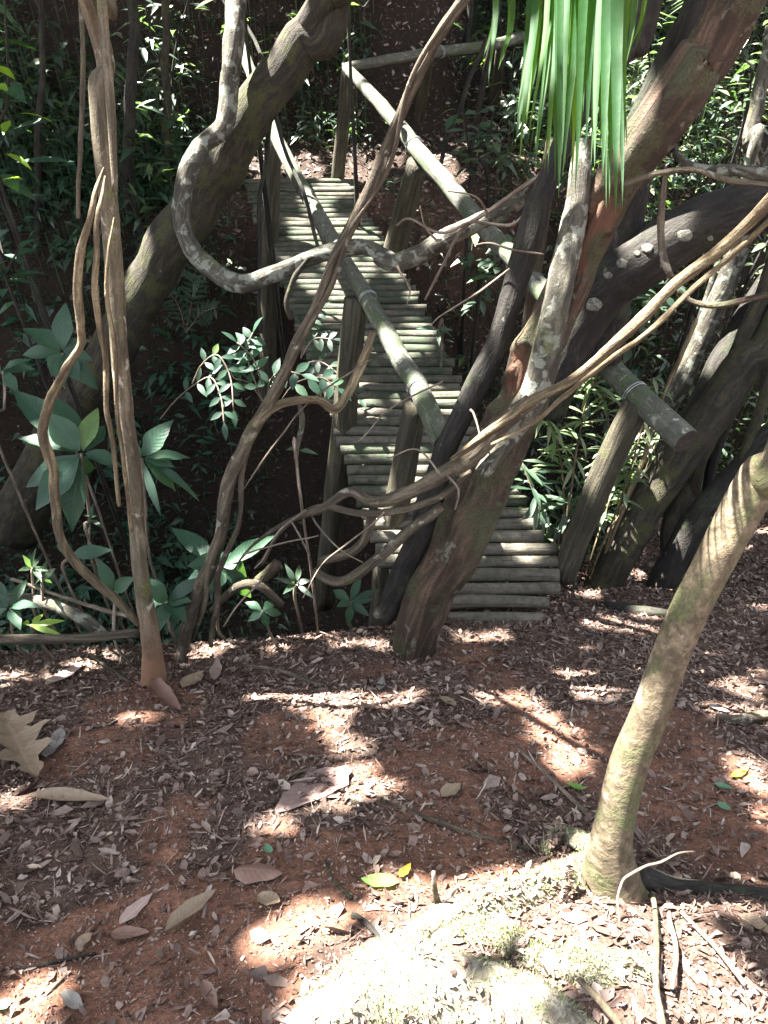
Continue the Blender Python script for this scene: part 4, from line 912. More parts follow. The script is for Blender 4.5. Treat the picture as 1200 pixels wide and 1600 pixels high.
# ------------------------------------------------------------------ plants one can point at
BL = 'broad leaved plants in the gully at left'
rosette('broadleaf_plant', 'large plant with long dull blue green leaves left of the slim tree', [(150, 900, 3.3), (140, 800, 3.15)], (128, 708, 3.0), [(22, 608, 46), (88, 615, 40), (77, 648, 44), (32, 680, 30), (160, 660, 38), (134, 748, 30), (108, 828, 46), (40, 758, 36), (58, 792, 46), (188, 722, 28), (150, 640, 30)], M['leaf'], group=BL, seed=2, droop=.18)
rosette('broadleaf_plant', 'fan of broad glossy leaves just right of the slim tree', [(235, 880, 3.25), (228, 790, 3.12)], (222, 716, 3.0), [(258, 662, 34), (288, 706, 20), (276, 756, 26), (270, 726, 18), (312, 768, 16), (200, 690, 18), (248, 800, 14)], M['leaf'], group=BL, seed=3)
rosette('broadleaf_plant', 'upright plant of dull teal leaves higher up behind the wavy liana', [(110, 680, 3.5), (104, 610, 3.45)], (98, 552, 3.4), [(98, 478, 34), (46, 508, 34), (36, 552, 26), (140, 560, 30), (120, 590, 30), (80, 580, 30), (128, 530, 26), (150, 605, 28), (95, 600, 26)], M['leaf'], group=BL, seed=4)
rosette('broadleaf_plant', 'small plant of pale leaves cut by the left edge', [(8, 720, 3.2), (6, 640, 3.2)], (4, 580, 3.2), [(45, 570, 22), (26, 608, 20), (30, 555, 16), (-30, 560, 26), (-20, 610, 24)], M['leaf'], group=BL, seed=5)
rosette('broadleaf_plant', 'clump of rounded leaves at the foot of the diagonal liana', [(340, 980, 3.2), (345, 930, 3.15)], (345, 885, 3.1), [(272, 822, 32), (420, 838, 26), (300, 880, 34), (385, 900, 42), (370, 868, 34), (330, 920, 34), (395, 930, 30), (290, 905, 26)], M['leaf'], group=BL, seed=6)
rosette('broadleaf_plant', 'low plant of rounded leaves beside the slim tree foot on its right', [(265, 985, 3.0)], (262, 940, 2.95), [(232, 905, 26), (240, 920, 26), (290, 935, 24), (222, 940, 24), (285, 960, 26), (250, 975, 24), (300, 905, 24)], M['leaf'], group=BL, seed=7)
rosette('broadleaf_plant', 'little plant of three leaves left of the slim tree foot', [(180, 1000, 2.9)], (178, 925, 2.9), [(158, 880, 22), (200, 905, 24), (150, 915, 18), (190, 950, 18)], M['leaf'], group=BL, seed=8)
rosette('broadleaf_plant', 'single oval leaf held out beside the wavy liana', [(100, 900, 2.95)], (108, 868, 2.9), [(162, 857, 24), (88, 850, 10)], M['leaf'], group=BL, seed=9)
rosette('broadleaf_plant', 'spray of leaves low at the left edge above the fallen pole', [(20, 1000, 2.9)], (14, 950, 2.9), [(-20, 900, 26), (40, 905, 16), (50, 940, 18), (-10, 930, 22), (30, 975, 20), (-30, 965, 20)], M['leaf'], group=BL, seed=10)
rosette('broadleaf_plant', 'lime green narrow leaves above the fallen pole', [(60, 1000, 2.9)], (48, 978, 2.85), [(95, 968, 12), (80, 985, 10), (30, 965, 10), (66, 960, 10)], M['leaf_lime'], group=BL, seed=12)
rosette('broadleaf_plant', 'small plant in front of the left railing post foot', [(545, 965, 3.4)], (548, 940, 3.35), [(560, 905, 14), (520, 920, 16), (580, 935, 16), (530, 945, 14), (572, 958, 14), (545, 975, 14), (590, 920, 12)], M['leaf'], group=BL, seed=13)
rosette('broadleaf_plant', 'four leaved sprig at the right deck edge in mid bridge', [(690, 560, 4.5)], (684, 515, 4.3), [(660, 508, 9), (700, 504, 10), (712, 524, 9), (686, 532, 8), (706, 514, 7)], M['leaf_small'], seed=14)
rosette('broadleaf_plant', 'pair of small leaves on a string thin stem under the looping liana', [(462, 715, 2.6)], (466, 704, 2.6), [(444, 700, 7), (488, 703, 8)], M['leaf_small'], seed=15)
rosette('broadleaf_plant', 'tuft of white edged leaves beside the broken branch stub', [(462, 940, 3.3)], (462, 912, 3.25), [(448, 885, 10), (470, 880, 10), (480, 905, 10), (445, 925, 10), (486, 930, 9), (440, 905, 9)], M['leaf_small'], seed=16)
rosette('broadleaf_plant', 'small plant at the bank edge under the broken branch stub', [(420, 985, 3.1)], (410, 955, 3.05), [(385, 940, 16), (430, 935, 16), (440, 958, 14), (390, 968, 14), (418, 980, 14)], M['leaf'], seed=17)
rosette('broadleaf_plant', 'leafy shoot with pale top at the left edge of the bank', [(55, 960, 3.0), (52, 920, 2.98)], (50, 888, 2.95), [(40, 872, 9), (60, 870, 9), (34, 888, 8), (70, 888, 8), (50, 862, 8), (62, 900, 8)], M['leaf_small'], seed=18)
rosette('broadleaf_plant', 'leafy shoot with white leaves right of the one at the left edge', [(72, 960, 3.0)], (66, 905, 2.95), [(55, 880, 12), (82, 890, 12), (48, 912, 12), (84, 915, 10), (70, 880, 8)], M['leaf_small'], seed=19)
rosette('broadleaf_plant', 'small rosette hanging in the dark by the big blue green plant', [(140, 850, 3.1)], (142, 812, 3.1), [(130, 795, 8), (152, 800, 9), (136, 822, 8), (156, 818, 8), (142, 790, 8)], M['leaf_small'], seed=20)

def pinnate(label, base, fronds, seed, mat='leaf', group=None, name='pinnate_shrub'):
    """compound leaves: fronds=[(points [(px,py,d)...], leaflet_len_px, leaflet_width_px, pairs)]"""
    rg = random.Random(seed)
    root = empty(name, P(*base), label, 'plant', group)
    mb = MB(); st = MB()
    for pts, ll, lw, pairs in fronds:
        q = catmull([tuple(P(*p)) for p in pts], 10)
        V, F, A = tube([tuple(P(*p)) for p in pts], [.0035] * len(pts), seg=5, sub=6, lump=0); st.add(V, F, A)
        d = pts[-1][2]
        for k in range(pairs):
            t = .25 + .75 * (k + .5) / pairs; i = min(int(t * (len(q) - 1)), len(q) - 2)
            c = Vector(q[i]); ax = Vector(q[i + 1] - q[i]).normalized(); toC = (CAM - c).normalized()
            up = (Vector((0, 0, .7)) + toC * .8).normalized(); sd = ax.cross(up).normalized()
            for s in (-1, 1):
                v = sd * s + ax * rg.uniform(.35, .6)
                leaf_geo(mb, c, v, up + Vector((rg.uniform(-.3, .3), 0, 0)), ll * d / FPX * rg.uniform(.8, 1.1) * (1 - .45 * abs(t - .55)), lw * d / FPX, .25, .2, 5, 0.03, rg)
        ax = Vector(q[-1] - q[-2]).normalized()
        leaf_geo(mb, q[-1], ax, Vector((0, 0, 1)), ll * d / FPX, lw * d / FPX, .2, .2, 5, 0, rg)
    st.build('stem', M['twig'], root); mb.build('foliage', M[mat], root)
    return root
pinnate('sunlit compound leaves hanging in the gully between slim tree and diagonal liana', (250, 660, 3.7), [([(250, 655, 3.7), (275, 625, 3.6), (305, 600, 3.5), (330, 590, 3.45), (345, 620, 3.4), (350, 660, 3.35)], 30, 10, 6), ([(300, 600, 3.5), (315, 570, 3.45), (340, 555, 3.4), (360, 590, 3.4), (365, 640, 3.4)], 28, 10, 6)], 21)
pinnate('bushy cluster of shiny leaflets behind the diagonal liana below the deck', (420, 660, 3.7), [([(420, 650, 3.7), (400, 600, 3.6), (385, 550, 3.5), (395, 520, 3.45)], 30, 13, 5), ([(420, 650, 3.7), (420, 600, 3.6), (440, 580, 3.5), (470, 585, 3.45)], 34, 14, 4), ([(420, 640, 3.7), (390, 600, 3.65), (365, 590, 3.6), (360, 570, 3.6)], 28, 12, 4), ([(410, 600, 3.6), (395, 560, 3.5), (370, 535, 3.45)], 28, 12, 4), ([(430, 640, 3.7), (460, 600, 3.6), (500, 590, 3.6), (525, 605, 3.6)], 32, 14, 4)], 22)
pinnate('leaves overhanging the left deck edge beside the middle post', (470, 560, 4.2), [([(470, 560, 4.2), (490, 530, 4.15), (520, 530, 4.1)], 24, 9, 4), ([(470, 560, 4.2), (480, 510, 4.15), (500, 485, 4.1)], 22, 9, 4), ([(470, 570, 4.2), (500, 565, 4.15), (535, 590, 4.1), (560, 620, 4.0)], 26, 10, 5)], 23, 'leaf_small')
pinnate('fern like fronds on the slope behind the mossy tree', (290, 520, 5.4), [([(290, 520, 5.4), (280, 480, 5.3), (255, 445, 5.2)], 26, 6, 8), ([(290, 520, 5.4), (300, 470, 5.3), (305, 430, 5.2)], 26, 6, 8), ([(290, 520, 5.4), (315, 490, 5.3), (340, 480, 5.2)], 24, 6, 7)], 24, 'leaf_small', name='fern')

def cane(label, base, stems, seed, lw=7, ll=44, mat='leaf_bamboo', group=None, name='bamboo_clump'):
    """thin upright canes with narrow leaves"""
    rg = random.Random(seed)
    root = empty(name, P(*base), label, 'plant', group)
    mb = MB(); st = MB()
    for pts in stems:
        q = catmull([tuple(P(*p)) for p in pts], 8)
        wp = [tuple(P(*p)) for p in pts]; wp = [(wp[0][0], wp[0][1], min(wp[0][2], h1(wp[0][0], wp[0][1])) - .03)] + wp
        V, F, A = tube(wp, [.006] + [.006 - .003 * i / len(pts) for i in range(len(pts))], seg=6, sub=6, lump=0.05); st.add(V, F, A)
        for i in range(int(len(q) * .35), len(q)):
            c = Vector(q[i]); d = (c - CAM).dot(FW)
            for r in range(rg.choice((1, 2, 2, 3))):
                a = rg.uniform(0, 2 * math.pi)
                v = Vector((math.cos(a), math.sin(a) * .8, rg.uniform(-.5, .5)))
                leaf_geo(mb, c, v, Vector((0, 0, 1)), ll * d / FPX * rg.uniform(.6, 1.1), lw * d / FPX, rg.uniform(.1, .6), .2, 4, 0, rg)
    st.build('stem', M['bark_cream'], root); mb.build('foliage', M[mat], root)
cane('sunlit narrow leaved canes under the near right railing', (900, 880, 3.9), [[(870, 890, 3.9), (890, 780, 3.75), (905, 680, 3.6), (925, 600, 3.5), (960, 575, 3.45)], [(905, 880, 3.9), (930, 780, 3.8), (950, 690, 3.7), (940, 610, 3.6), (900, 590, 3.55)], [(880, 880, 3.9), (880, 760, 3.8), (870, 690, 3.7), (850, 640, 3.6), (835, 610, 3.6)], [(930, 880, 3.9), (970, 780, 3.8), (1000, 680, 3.7), (1020, 590, 3.7)]], 31)
cane('thin canes crowding behind the right railing post', (960, 890, 4.1), [[(930, 900, 4.1), (965, 800, 4.0), (1000, 700, 3.9), (1030, 600, 3.8)], [(955, 900, 4.1), (985, 790, 4.0), (1015, 720, 3.9), (1040, 640, 3.85)], [(915, 900, 4.1), (940, 820, 4.0), (960, 760, 3.95), (985, 700, 3.9)]], 32, 6, 34)
cane('low dark grassy plant at the near right corner of the deck', (850, 840, 3.9), [[(840, 850, 3.9), (845, 800, 3.85), (830, 760, 3.8), (815, 720, 3.8)], [(870, 860, 3.9), (880, 810, 3.85), (900, 780, 3.8)]], 33, 9, 60, 'leaf_small')

# saplings and bushes standing on the far slopes, each its own plant
def bush(label, px, py, hh, nl, ll, lw, seed, mat='leaf_small', name='sapling', group=None, depth=None, spread=.45, lean=0):
    rg = random.Random(seed)
    b = P(px, py, depth) if depth else G(px, py)
    hb = h1(b.x, b.y); foot = Vector((b.x + .05, b.y + .05, min(hb, b.z) - .03))
    root = empty(name, foot, label, 'plant', group)
    st = MB(); mb = MB()
    ns = rg.choice((2, 3, 3, 4))
    for s in range(ns):
        a = rg.uniform(0, 2 * math.pi); top = b + Vector((math.cos(a) * spread * rg.random() + lean, math.sin(a) * spread * .6 * rg.random(), hh * rg.uniform(.7, 1.1)))
        mid = (b + top) / 2 + Vector((rg.uniform(-.06, .06), rg.uniform(-.06, .06), 0))
        pts = [tuple(foot + Vector((rg.uniform(-.03, .03), rg.uniform(-.03, .03), 0))), tuple(b * .98 + mid * .02), tuple(mid), tuple(top)]
        V, F, A = tube(pts, [.010, .009, .007, .003], seg=6, sub=6, lump=.05); st.add(V, F, A)
        q = catmull(pts[1:], 8)
        for k in range(nl // ns):
            c = Vector(q[int((rg.random() ** .7) * (len(q) - 1))]); a = rg.uniform(0, 2 * math.pi)
            v = Vector((math.cos(a), math.sin(a), rg.uniform(-.35, .5)))
            c = c + v * rg.uniform(0, .12) * hh
            leaf_geo(mb, c, v, Vector((rg.uniform(-.3, .3), rg.uniform(-.3, .3), 1)), ll * rg.uniform(.6, 1.15), lw * rg.uniform(.8, 1.1), rg.uniform(.1, .5), .2, 4, .03, rg)
    st.build('stem', M['bark_dark'], root); mb.build('foliage', M[mat], root)
SG = 'leafy saplings on the slopes around the gully'
bush('leafy sapling hanging its big leaves in from the top left corner', 20, 360, 1.5, 34, .26, .10, 41, 'leaf', depth=4.2, group=SG)
bush('lime tinged sapling half hidden by the left edge', 5, 300, .7, 18, .16, .06, 42, 'leaf_lime', depth=3.8, group=SG)
bush('small dark sapling low at the left edge of the gully', 15, 450, .35, 16, .16, .06, 43, 'leaf', depth=3.9, group=SG)
bush('bushy sapling between the slim tree and the mossy tree at the top', 270, 150, 1.0, 46, .15, .05, 44, 'leaf_small', depth=6.0, group=SG)
bush('narrow leaved sapling directly right of the slim tree', 215, 340, .9, 40, .16, .035, 45, 'leaf_small', depth=5.4, group=SG)
bush('lime leaved twiggy shoot in front of the mossy tree near the top', 385, 60, .35, 9, .12, .05, 46, 'leaf_lime', depth=4.0, group=SG)
bush('glossy green shoot right of the mossy tree at the top edge', 545, 55, .35, 9, .16, .06, 47, 'leaf_lime', depth=4.6, group=SG)
bush('small fern tuft on the earth bank behind the end railing', 690, 135, .22, 16, .18, .04, 48, 'leaf_small', depth=6.8, group=SG, name='fern')
bush('low plant with broad pale leaves beside the far path', 760, 240, .3, 14, .16, .08, 49, 'leaf', depth=5.6, group=SG)
bush('dark bush between the right railing and the far path', 735, 275, .5, 40, .12, .05, 50, 'leaf_small', depth=5.2, group=SG)
bush('leafy bush below the right railing in mid gully', 745, 480, .5, 44, .14, .05, 51, 'leaf_small', depth=4.9, group=SG)
bush('pale leaved bush at the right edge behind the twisted liana', 1150, 480, .9, 70, .12, .045, 52, 'leaf_bamboo', depth=4.4, group=SG)
bush('sunlit bush high at the right edge above the dark trunk', 1160, 200, 1.0, 80, .13, .045, 53, 'leaf_bamboo', depth=5.2, group=SG)
bush('bright bush in the top right corner', 1170, 60, 1.0, 80, .14, .05, 54, 'leaf_bamboo', depth=6.2, group=SG)
bush('dark leafed bush under the dark lichen spotted trunk', 990, 540, .5, 44, .13, .05, 55, 'leaf_small', depth=4.2, group=SG)
bush('bush with spiky pale leaves right of the dark tree behind the palm leaf', 1015, 120, .6, 46, .22, .028, 56, 'leaf_bamboo', depth=5.8, group=SG)
bush('small leafy sapling in the dark between hooked liana and slim tree', 240, 260, .6, 36, .12, .04, 57, 'leaf_small', depth=5.8, group=SG)
bush('palm like green tuft behind the hanging palm leaf', 790, 150, .7, 34, .34, .03, 58, 'palm', depth=6.6, group=SG)

# thin bare stems on the far bank
ST_ = 'thin bare stems on the far bank'
def stem_thing(label, spec, mat='bark_dark'):
    p0 = P(spec[0][0], spec[0][1], spec[0][3]); r0 = .5 * spec[0][2] * spec[0][3] / FPX
    pts, rad = px_path(spec); hg = h1(p0.x, p0.y)
    if hg < p0.z - .02: pts = [(p0.x, p0.y + .05, hg - .05)] + pts; rad = [r0 * 1.1] + rad
    V, F, A = tube(pts, rad, seg=8, sub=7, wob=.04, lump=.1)
    o = link('thin_tree', V, F, M[mat], None, pts[0], attr=A); tag(o, label, 'tree', ST_)
stem_thing('thin dark stem standing left of the slim tree at the top', [(60, 420, 12, 5.6), (58, 250, 11, 5.2), (66, 100, 10, 4.9), (62, -60, 9, 4.6)])
stem_thing('thin grey stem between slim tree and mossy tree', [(262, 330, 14, 6.0), (262, 180, 13, 5.6), (258, 60, 12, 5.3), (268, -60, 11, 5.0)], 'bark_moss')
stem_thing('crooked dark stem beside the slim tree on its right at the top', [(200, 300, 18, 5.4), (205, 160, 18, 5.0), (210, 60, 17, 4.8), (205, -60, 16, 4.5)])
stem_thing('thin stem crossing the far path left of the palm leaf', [(735, 235, 9, 6.2), (752, 150, 10, 5.9), (768, 70, 10, 5.6), (785, -40, 9, 5.3)])
stem_thing('slanting thin stem right of the end railing', [(690, 250, 7, 5.8), (715, 180, 7, 5.7), (735, 120, 7, 5.6), (760, 60, 6, 5.5)])
stem_thing('pale lichen covered stem leaning behind the twisted liana', [(1035, 660, 34, 4.2), (1080, 560, 34, 4.0), (1130, 440, 34, 3.8), (1180, 320, 32, 3.6), (1240, 180, 30, 3.5)], 'bark_lichen')
stem_thing('bright forked stem at the right edge near the top', [(1160, 300, 18, 4.4), (1172, 220, 22, 4.3), (1190, 140, 22, 4.2), (1210, 40, 20, 4.1)], 'bark_lichen')
stem_thing('slim mossy stem leaning beside the pale lichen covered one', [(1060, 850, 26, 4.1), (1090, 720, 26, 3.9), (1130, 600, 26, 3.75), (1190, 460, 26, 3.6), (1240, 340, 24, 3.5)], 'bark_moss')
stem_thing('thin mossy pole leaning at the right edge behind the crooked tree', [(1110, 900, 20, 3.9), (1140, 790, 20, 3.75), (1170, 690, 19, 3.65), (1215, 560, 18, 3.5)], 'bark_moss')
stem_thing('thin pale cane leaning between stout tree and right railing post', [(940, 880, 9, 3.95), (975, 790, 9, 3.85), (1010, 700, 8, 3.8), (1050, 590, 8, 3.7), (1090, 500, 7, 3.6)], 'bark_cream')
stem_thing('dark thin stem rising behind the stout tree', [(1090, 860, 18, 4.2), (1110, 740, 18, 4.05), (1150, 620, 17, 3.9), (1185, 500, 16, 3.8)], 'bark_dark')
stem_thing('brown broken stump beside the palm leaf', [(850, 330, 22, 3.6), (856, 270, 24, 3.5), (862, 225, 22, 3.45)], 'bark_red')
stem_thing('dark straight stem behind the far right railing post', [(720, 180, 10, 7.2), (728, 90, 10, 6.9), (735, -30, 10, 6.6)])

# rock on the far slope
def rock():
    c = G(1000, 165); sc_ = (c - CAM).dot(FW) / 5.6; V = []; F = []; nu, nv = 18, 11
    for i in range(nv + 1):
        for j in range(nu):
            a, b_ = math.pi * i / nv, 2 * math.pi * j / nu
            V.append((math.sin(a) * math.cos(b_), math.sin(a) * math.sin(b_), math.cos(a)))
    V = np.array(V); V = V * (0.72 + .6 * fbm(V * 1.6 + 5, 4))[:, None] * np.array([.26, .24, .2]) * sc_ + np.array(c)
    for i in range(nv):
        for j in range(nu):
            F.append((i * nu + j, i * nu + (j + 1) % nu, (i + 1) * nu + (j + 1) % nu, (i + 1) * nu + j))
    o = link('rock', V, F, M['rock'], None, tuple(c)); tag(o, 'pale grey boulder between the palm leaf and the leaning tree', 'rock')
rock()

# ------------------------------------------------------------------ undergrowth (uncountable)
def undergrowth(name, label, n, x0, x1, y0, y1, keep, seed, mat, ll=(.07, .2), hh=(.05, 1.0), nleaf=(6, 14), asp=.3):
    r = np.random.RandomState(seed)
    X = r.uniform(x0, x1, n); Y = r.uniform(y0, y1, n); k = r.rand(n) < keep(X, Y); X, Y = X[k], Y[k]; n = len(X)
    Z = H(X, Y); cnt = r.randint(nleaf[0], nleaf[1], n)
    idx = np.repeat(np.arange(n), cnt); m = len(idx)
    hgt = r.uniform(hh[0], hh[1], n) ** 1.0
    lsz = r.uniform(ll[0], ll[1], n)
    hz = hgt[idx] * r.uniform(.35, 1.0, m)
    C = np.stack([X[idx] + r.randn(m) * .09, Y[idx] + r.randn(m) * .09, Z[idx] + hz], -1)
    a = r.rand(m) * 2 * np.pi
    d = np.stack([np.cos(a), np.sin(a), r.uniform(-.6, .45, m)], -1); d /= np.linalg.norm(d, axis=1)[:, None]
    up = np.stack([r.randn(m) * .35, r.randn(m) * .35, np.ones(m)], -1)
    s = np.cross(d, up); s /= np.linalg.norm(s, axis=1)[:, None]; nn = np.cross(s, d)
    L = lsz[idx] * r.uniform(.7, 1.2, m); Wd = L * asp * r.uniform(.7, 1.3, m)
    V = np.zeros((m, 6, 3))
    V[:, 0] = C; V[:, 1] = C + d * (L * .4)[:, None] + s * (Wd * .5)[:, None] + nn * (Wd * .12)[:, None]
    V[:, 2] = C + d * (L * .45)[:, None]; V[:, 3] = C + d * (L * .4)[:, None] - s * (Wd * .5)[:, None] + nn * (Wd * .12)[:, None]
    V[:, 4] = C + d * L[:, None] - nn * (L * .2)[:, None]; V[:, 5] = V[:, 4]
    b = (np.arange(m) * 6)[:, None]
    F = np.concatenate([b + np.array([q]) for q in ([0, 2, 1], [0, 3, 2], [1, 2, 4], [2, 3, 4])]).tolist()
    V = V.reshape(-1, 3)
    # thin stalks
    sv = np.zeros((n, 6, 3)); w = .004
    for j in range(3):
        ang = j * 2.094; o3 = np.array([math.cos(ang) * w, math.sin(ang) * w, 0])
        sv[:, j] = np.stack([X, Y, Z - .02], -1) + o3; sv[:, 3 + j] = np.stack([X, Y, Z + hgt], -1) + o3 * .5
    sb = (np.arange(n) * 6)[:, None] + len(V)
    SF = np.concatenate([sb + np.array([q]) for q in ([0, 1, 4, 3], [1, 2, 5, 4], [2, 0, 3, 5])]).tolist()
    o = link(name, np.vstack([V, sv.reshape(-1, 3)]), F + SF, M[mat], None, (float(X.mean()), float(Y.mean()), float(Z.mean())), smooth=False)
    tag(o, label, 'undergrowth', None, 'stuff')
path = lambda X, Y: np.abs(X - .45 - .25 * (Y - 7)) < .6
def kfar(X, Y): return np.where((Y > 5.2) & ~(path(X, Y) & (Y < 9.5)) & ~((X > -1.6) & (X < .6) & (Y < 7.0)), 1.0, 0.0) * (0.35 + .65 * (fbm(np.stack([X, Y, X * 0], -1) * 1.1 + 3, 2) > .48))
undergrowth('undergrowth', 'grey green brush on the slope above the path', 2600, -2.2, 3.5, 7.6, 13, lambda X, Y: (Y > 8.6) * .8 + (Y <= 8.6) * (~path(X, Y)) * .5, 66, 'leaf_small', (.05, .16), (.03, .6), (5, 12), .26)
undergrowth('undergrowth', 'short ferns and hanging roots on the cut earth bank behind the bridge', 1300, -2.2, .5, 6.7, 8.6, lambda X, Y: (~path(X, Y)) * .9, 65, 'leaf_small', (.05, .14), (.02, .3), (4, 9), .2)
X, Y, S = cloud(26000, -1.8, 3.2, 5.4, 10, 0.015, 0.07, lambda X, Y: 0 * X + .9)
scatter(None, X, Y, S, rs, 'leaf_litter', 'dry leaves on the path beyond the far end of the bridge', M['litter'], flat=.5, origin=(0, 7, 0))
undergrowth('undergrowth', 'dense dark undergrowth covering the far slope behind the bridge', 9500, -8, 3, 5.2, 14, kfar, 61, 'leaf_small')
def kr(X, Y): return np.where((X > 1.15 + .12 * (Y - 4)) & (Y > bank_edge(X) + .45), 1.0, 0.0)
undergrowth('undergrowth', 'paler leafy undergrowth on the slope right of the bridge', 3000, 1.1, 8, 3.2, 13, kr, 62, 'leaf_bamboo', (.06, .15), (.05, .9), asp=.28)
def kl(X, Y): return np.where((X < -1.2 - .25 * (Y < 4.5)) & (Y > 2.4) & (Y < 6.2), 1.0, 0.0) * .8
undergrowth('undergrowth', 'dark leafy undergrowth on the gully side at left', 1700, -6, -1.2, 2.4, 6.2, kl, 63, 'leaf', (.06, .18), (.03, .5), (5, 10), .32)
def kg(X, Y): return np.where((X > -2.6) & (X < 2.5) & (Y > 3.6) & (Y < 5.9) & ~((X > -.95 - .2 * (Y - 5)) & (X < .35 - .25 * (Y - 4.5))), .8, 0.0)
undergrowth('undergrowth', 'small dark ferns and seedlings on the gully walls beside the bridge', 1500, -2.6, 2.5, 3.6, 5.9, kg, 64, 'leaf_small', (.04, .11), (.02, .25), (5, 10), .22)

# ------------------------------------------------------------------ crowns overhead: the shade, with gaps where the photograph has sun
su = SUN.cross(Vector((0, 0, 1))).normalized(); sv_ = su.cross(SUN).normalized()
SU, SV, SS = np.array(su), np.array(sv_), np.array(SUN)
def ug(px, py, rpx, ex=1.0): p = G(px, py); return (np.array(p), rpx * (p - CAM).dot(FW) / FPX * ex)
def ud(px, py, d, rpx): return (np.array(P(px, py, d)), rpx * d / FPX)
LIT = []
FARLIT = [(555, 240, 20), (600, 245, 18), (700, 215, 18), (735, 185, 18), (650, 205, 14), (760, 150, 16), (690, 250, 12), (480, 262, 14)]
# the sunlit root and litter at the bottom right
for a in [(520, 1590, 50), (600, 1550, 65), (690, 1510, 75), (790, 1470, 80), (700, 1590, 70), (800, 1560, 70), (890, 1460, 70), (960, 1480, 70), (900, 1550, 80), (990, 1560, 80), (1060, 1500, 50), (1080, 1580, 60), (740, 1500, 60), (820, 1520, 60), (700, 1560, 60), (720, 1430, 45), (820, 1395, 50), (900, 1380, 40), (640, 1395, 28), (1000, 1420, 35), (1150, 1570, 35), (1100, 1590, 40), (660, 1440, 40), (480, 1450, 26), (440, 1470, 20)]: LIT.append(ug(*a))
# other flecks on the ground
for a in [(905, 1060, 34), (935, 1085, 24), (870, 1150, 30), (900, 1180, 26), (820, 1095, 22), (850, 1120, 16), (1010, 1035, 20), (1100, 1030, 16), (1130, 1045, 14), (495, 1095, 18), (520, 1130, 20), (545, 1165, 22), (555, 1215, 26), (585, 1235, 20), (520, 1255, 16), (60, 1560, 34), (40, 1590, 30), (1175, 1205, 16), (1190, 1230, 14), (975, 905, 18), (905, 915, 18), (1040, 895, 20), (1090, 900, 16), (930, 925, 18), (340, 1010, 16), (310, 1030, 12), (10, 1060, 16), (15, 1250, 20), (880, 1200, 14), (760, 1090, 12), (660, 1400, 14), (850, 935, 12), (1160, 1080, 14), (430, 1290, 10), (210, 1120, 12), (1090, 1060, 12)]: LIT.append(ug(a[0], a[1], a[2] * .52))
# pale tree, its left side
for a in [(922, 1350, 1.6, 26), (922, 1320, 1.58, 24), (924, 1285, 1.56, 24), (932, 1250, 1.54, 24), (944, 1210, 1.51, 22), (957, 1170, 1.49, 22), (978, 1110, 1.45, 20), (992, 1075, 1.43, 20), (1010, 1035, 1.41, 16), (1026, 1000, 1.39, 14)]: LIT.append(ud(*a))
# railings, deck, posts
for a in [(432, 215, 4.8, 14), (442, 240, 4.7, 18), (455, 268, 4.6, 16), (395, 105, 5.2, 14), (622, 555, 3.55, 22), (605, 525, 3.6, 14), (655, 610, 3.4, 12), (555, 122, 5.2, 15), (580, 150, 5.0, 13), (606, 178, 4.9, 20), (630, 208, 4.7, 20), (658, 242, 4.5, 24), (685, 272, 4.4, 20), (770, 372, 4.0, 22), (797, 402, 3.95, 18), (912, 530, 3.5, 14), (715, 318, 4.3, 10), (560, 350, 5.3, 22), (585, 372, 5.2, 20), (530, 335, 5.4, 16), (590, 560, 4.5, 24), (620, 590, 4.4, 22), (560, 575, 4.4, 20), (690, 585, 4.35, 16), (500, 300, 5.7, 14), (470, 360, 5.3, 12), (510, 470, 4.8, 14), (650, 500, 4.7, 12), (700, 620, 4.3, 14), (560, 640, 4.2, 12), (600, 690, 4.1, 14), (650, 455, 4.9, 10), (480, 430, 5.0, 10), (830, 780, 3.9, 12), (790, 760, 3.95, 10), (540, 440, 4.9, 12)]: LIT.append(ud(*a))
# trunk rims
for a in [(146, 200, 2.0, 20), (146, 240, 2.0, 20), (148, 290, 2.0, 20), (165, 400, 2.08, 20), (168, 460, 2.13, 22), (174, 520, 2.18, 22), (178, 580, 2.22, 22), (184, 640, 2.29, 20), (196, 750, 2.4, 16), (120, 420, 2.0, 12), (122, 500, 2.1, 12), (1095, 625, 3.2, 26), (1110, 600, 3.2, 18), (985, 845, 3.5, 20), (1000, 815, 3.5, 16), (1040, 270, 2.0, 10), (1000, 200, 2.2, 12), (820, 590, 2.5, 14), (930, 360, 2.35, 12), (1150, 660, 3.2, 12), (1060, 440, 2.0, 16), (990, 505, 2.08, 16), (930, 555, 2.15, 14), (1170, 340, 1.9, 16), (590, 270, 2.45, 12), (650, 130, 2.3, 14), (400, 655, 2.75, 14), (375, 720, 2.85, 14), (345, 870, 3.0, 12), (300, 255, 3.8, 14), (420, 425, 3.78, 12), (690, 372, 2.85, 14), (745, 345, 2.75, 14), (540, 600, 2.85, 12), (565, 555, 2.85, 12)]: LIT.append(ud(*a))
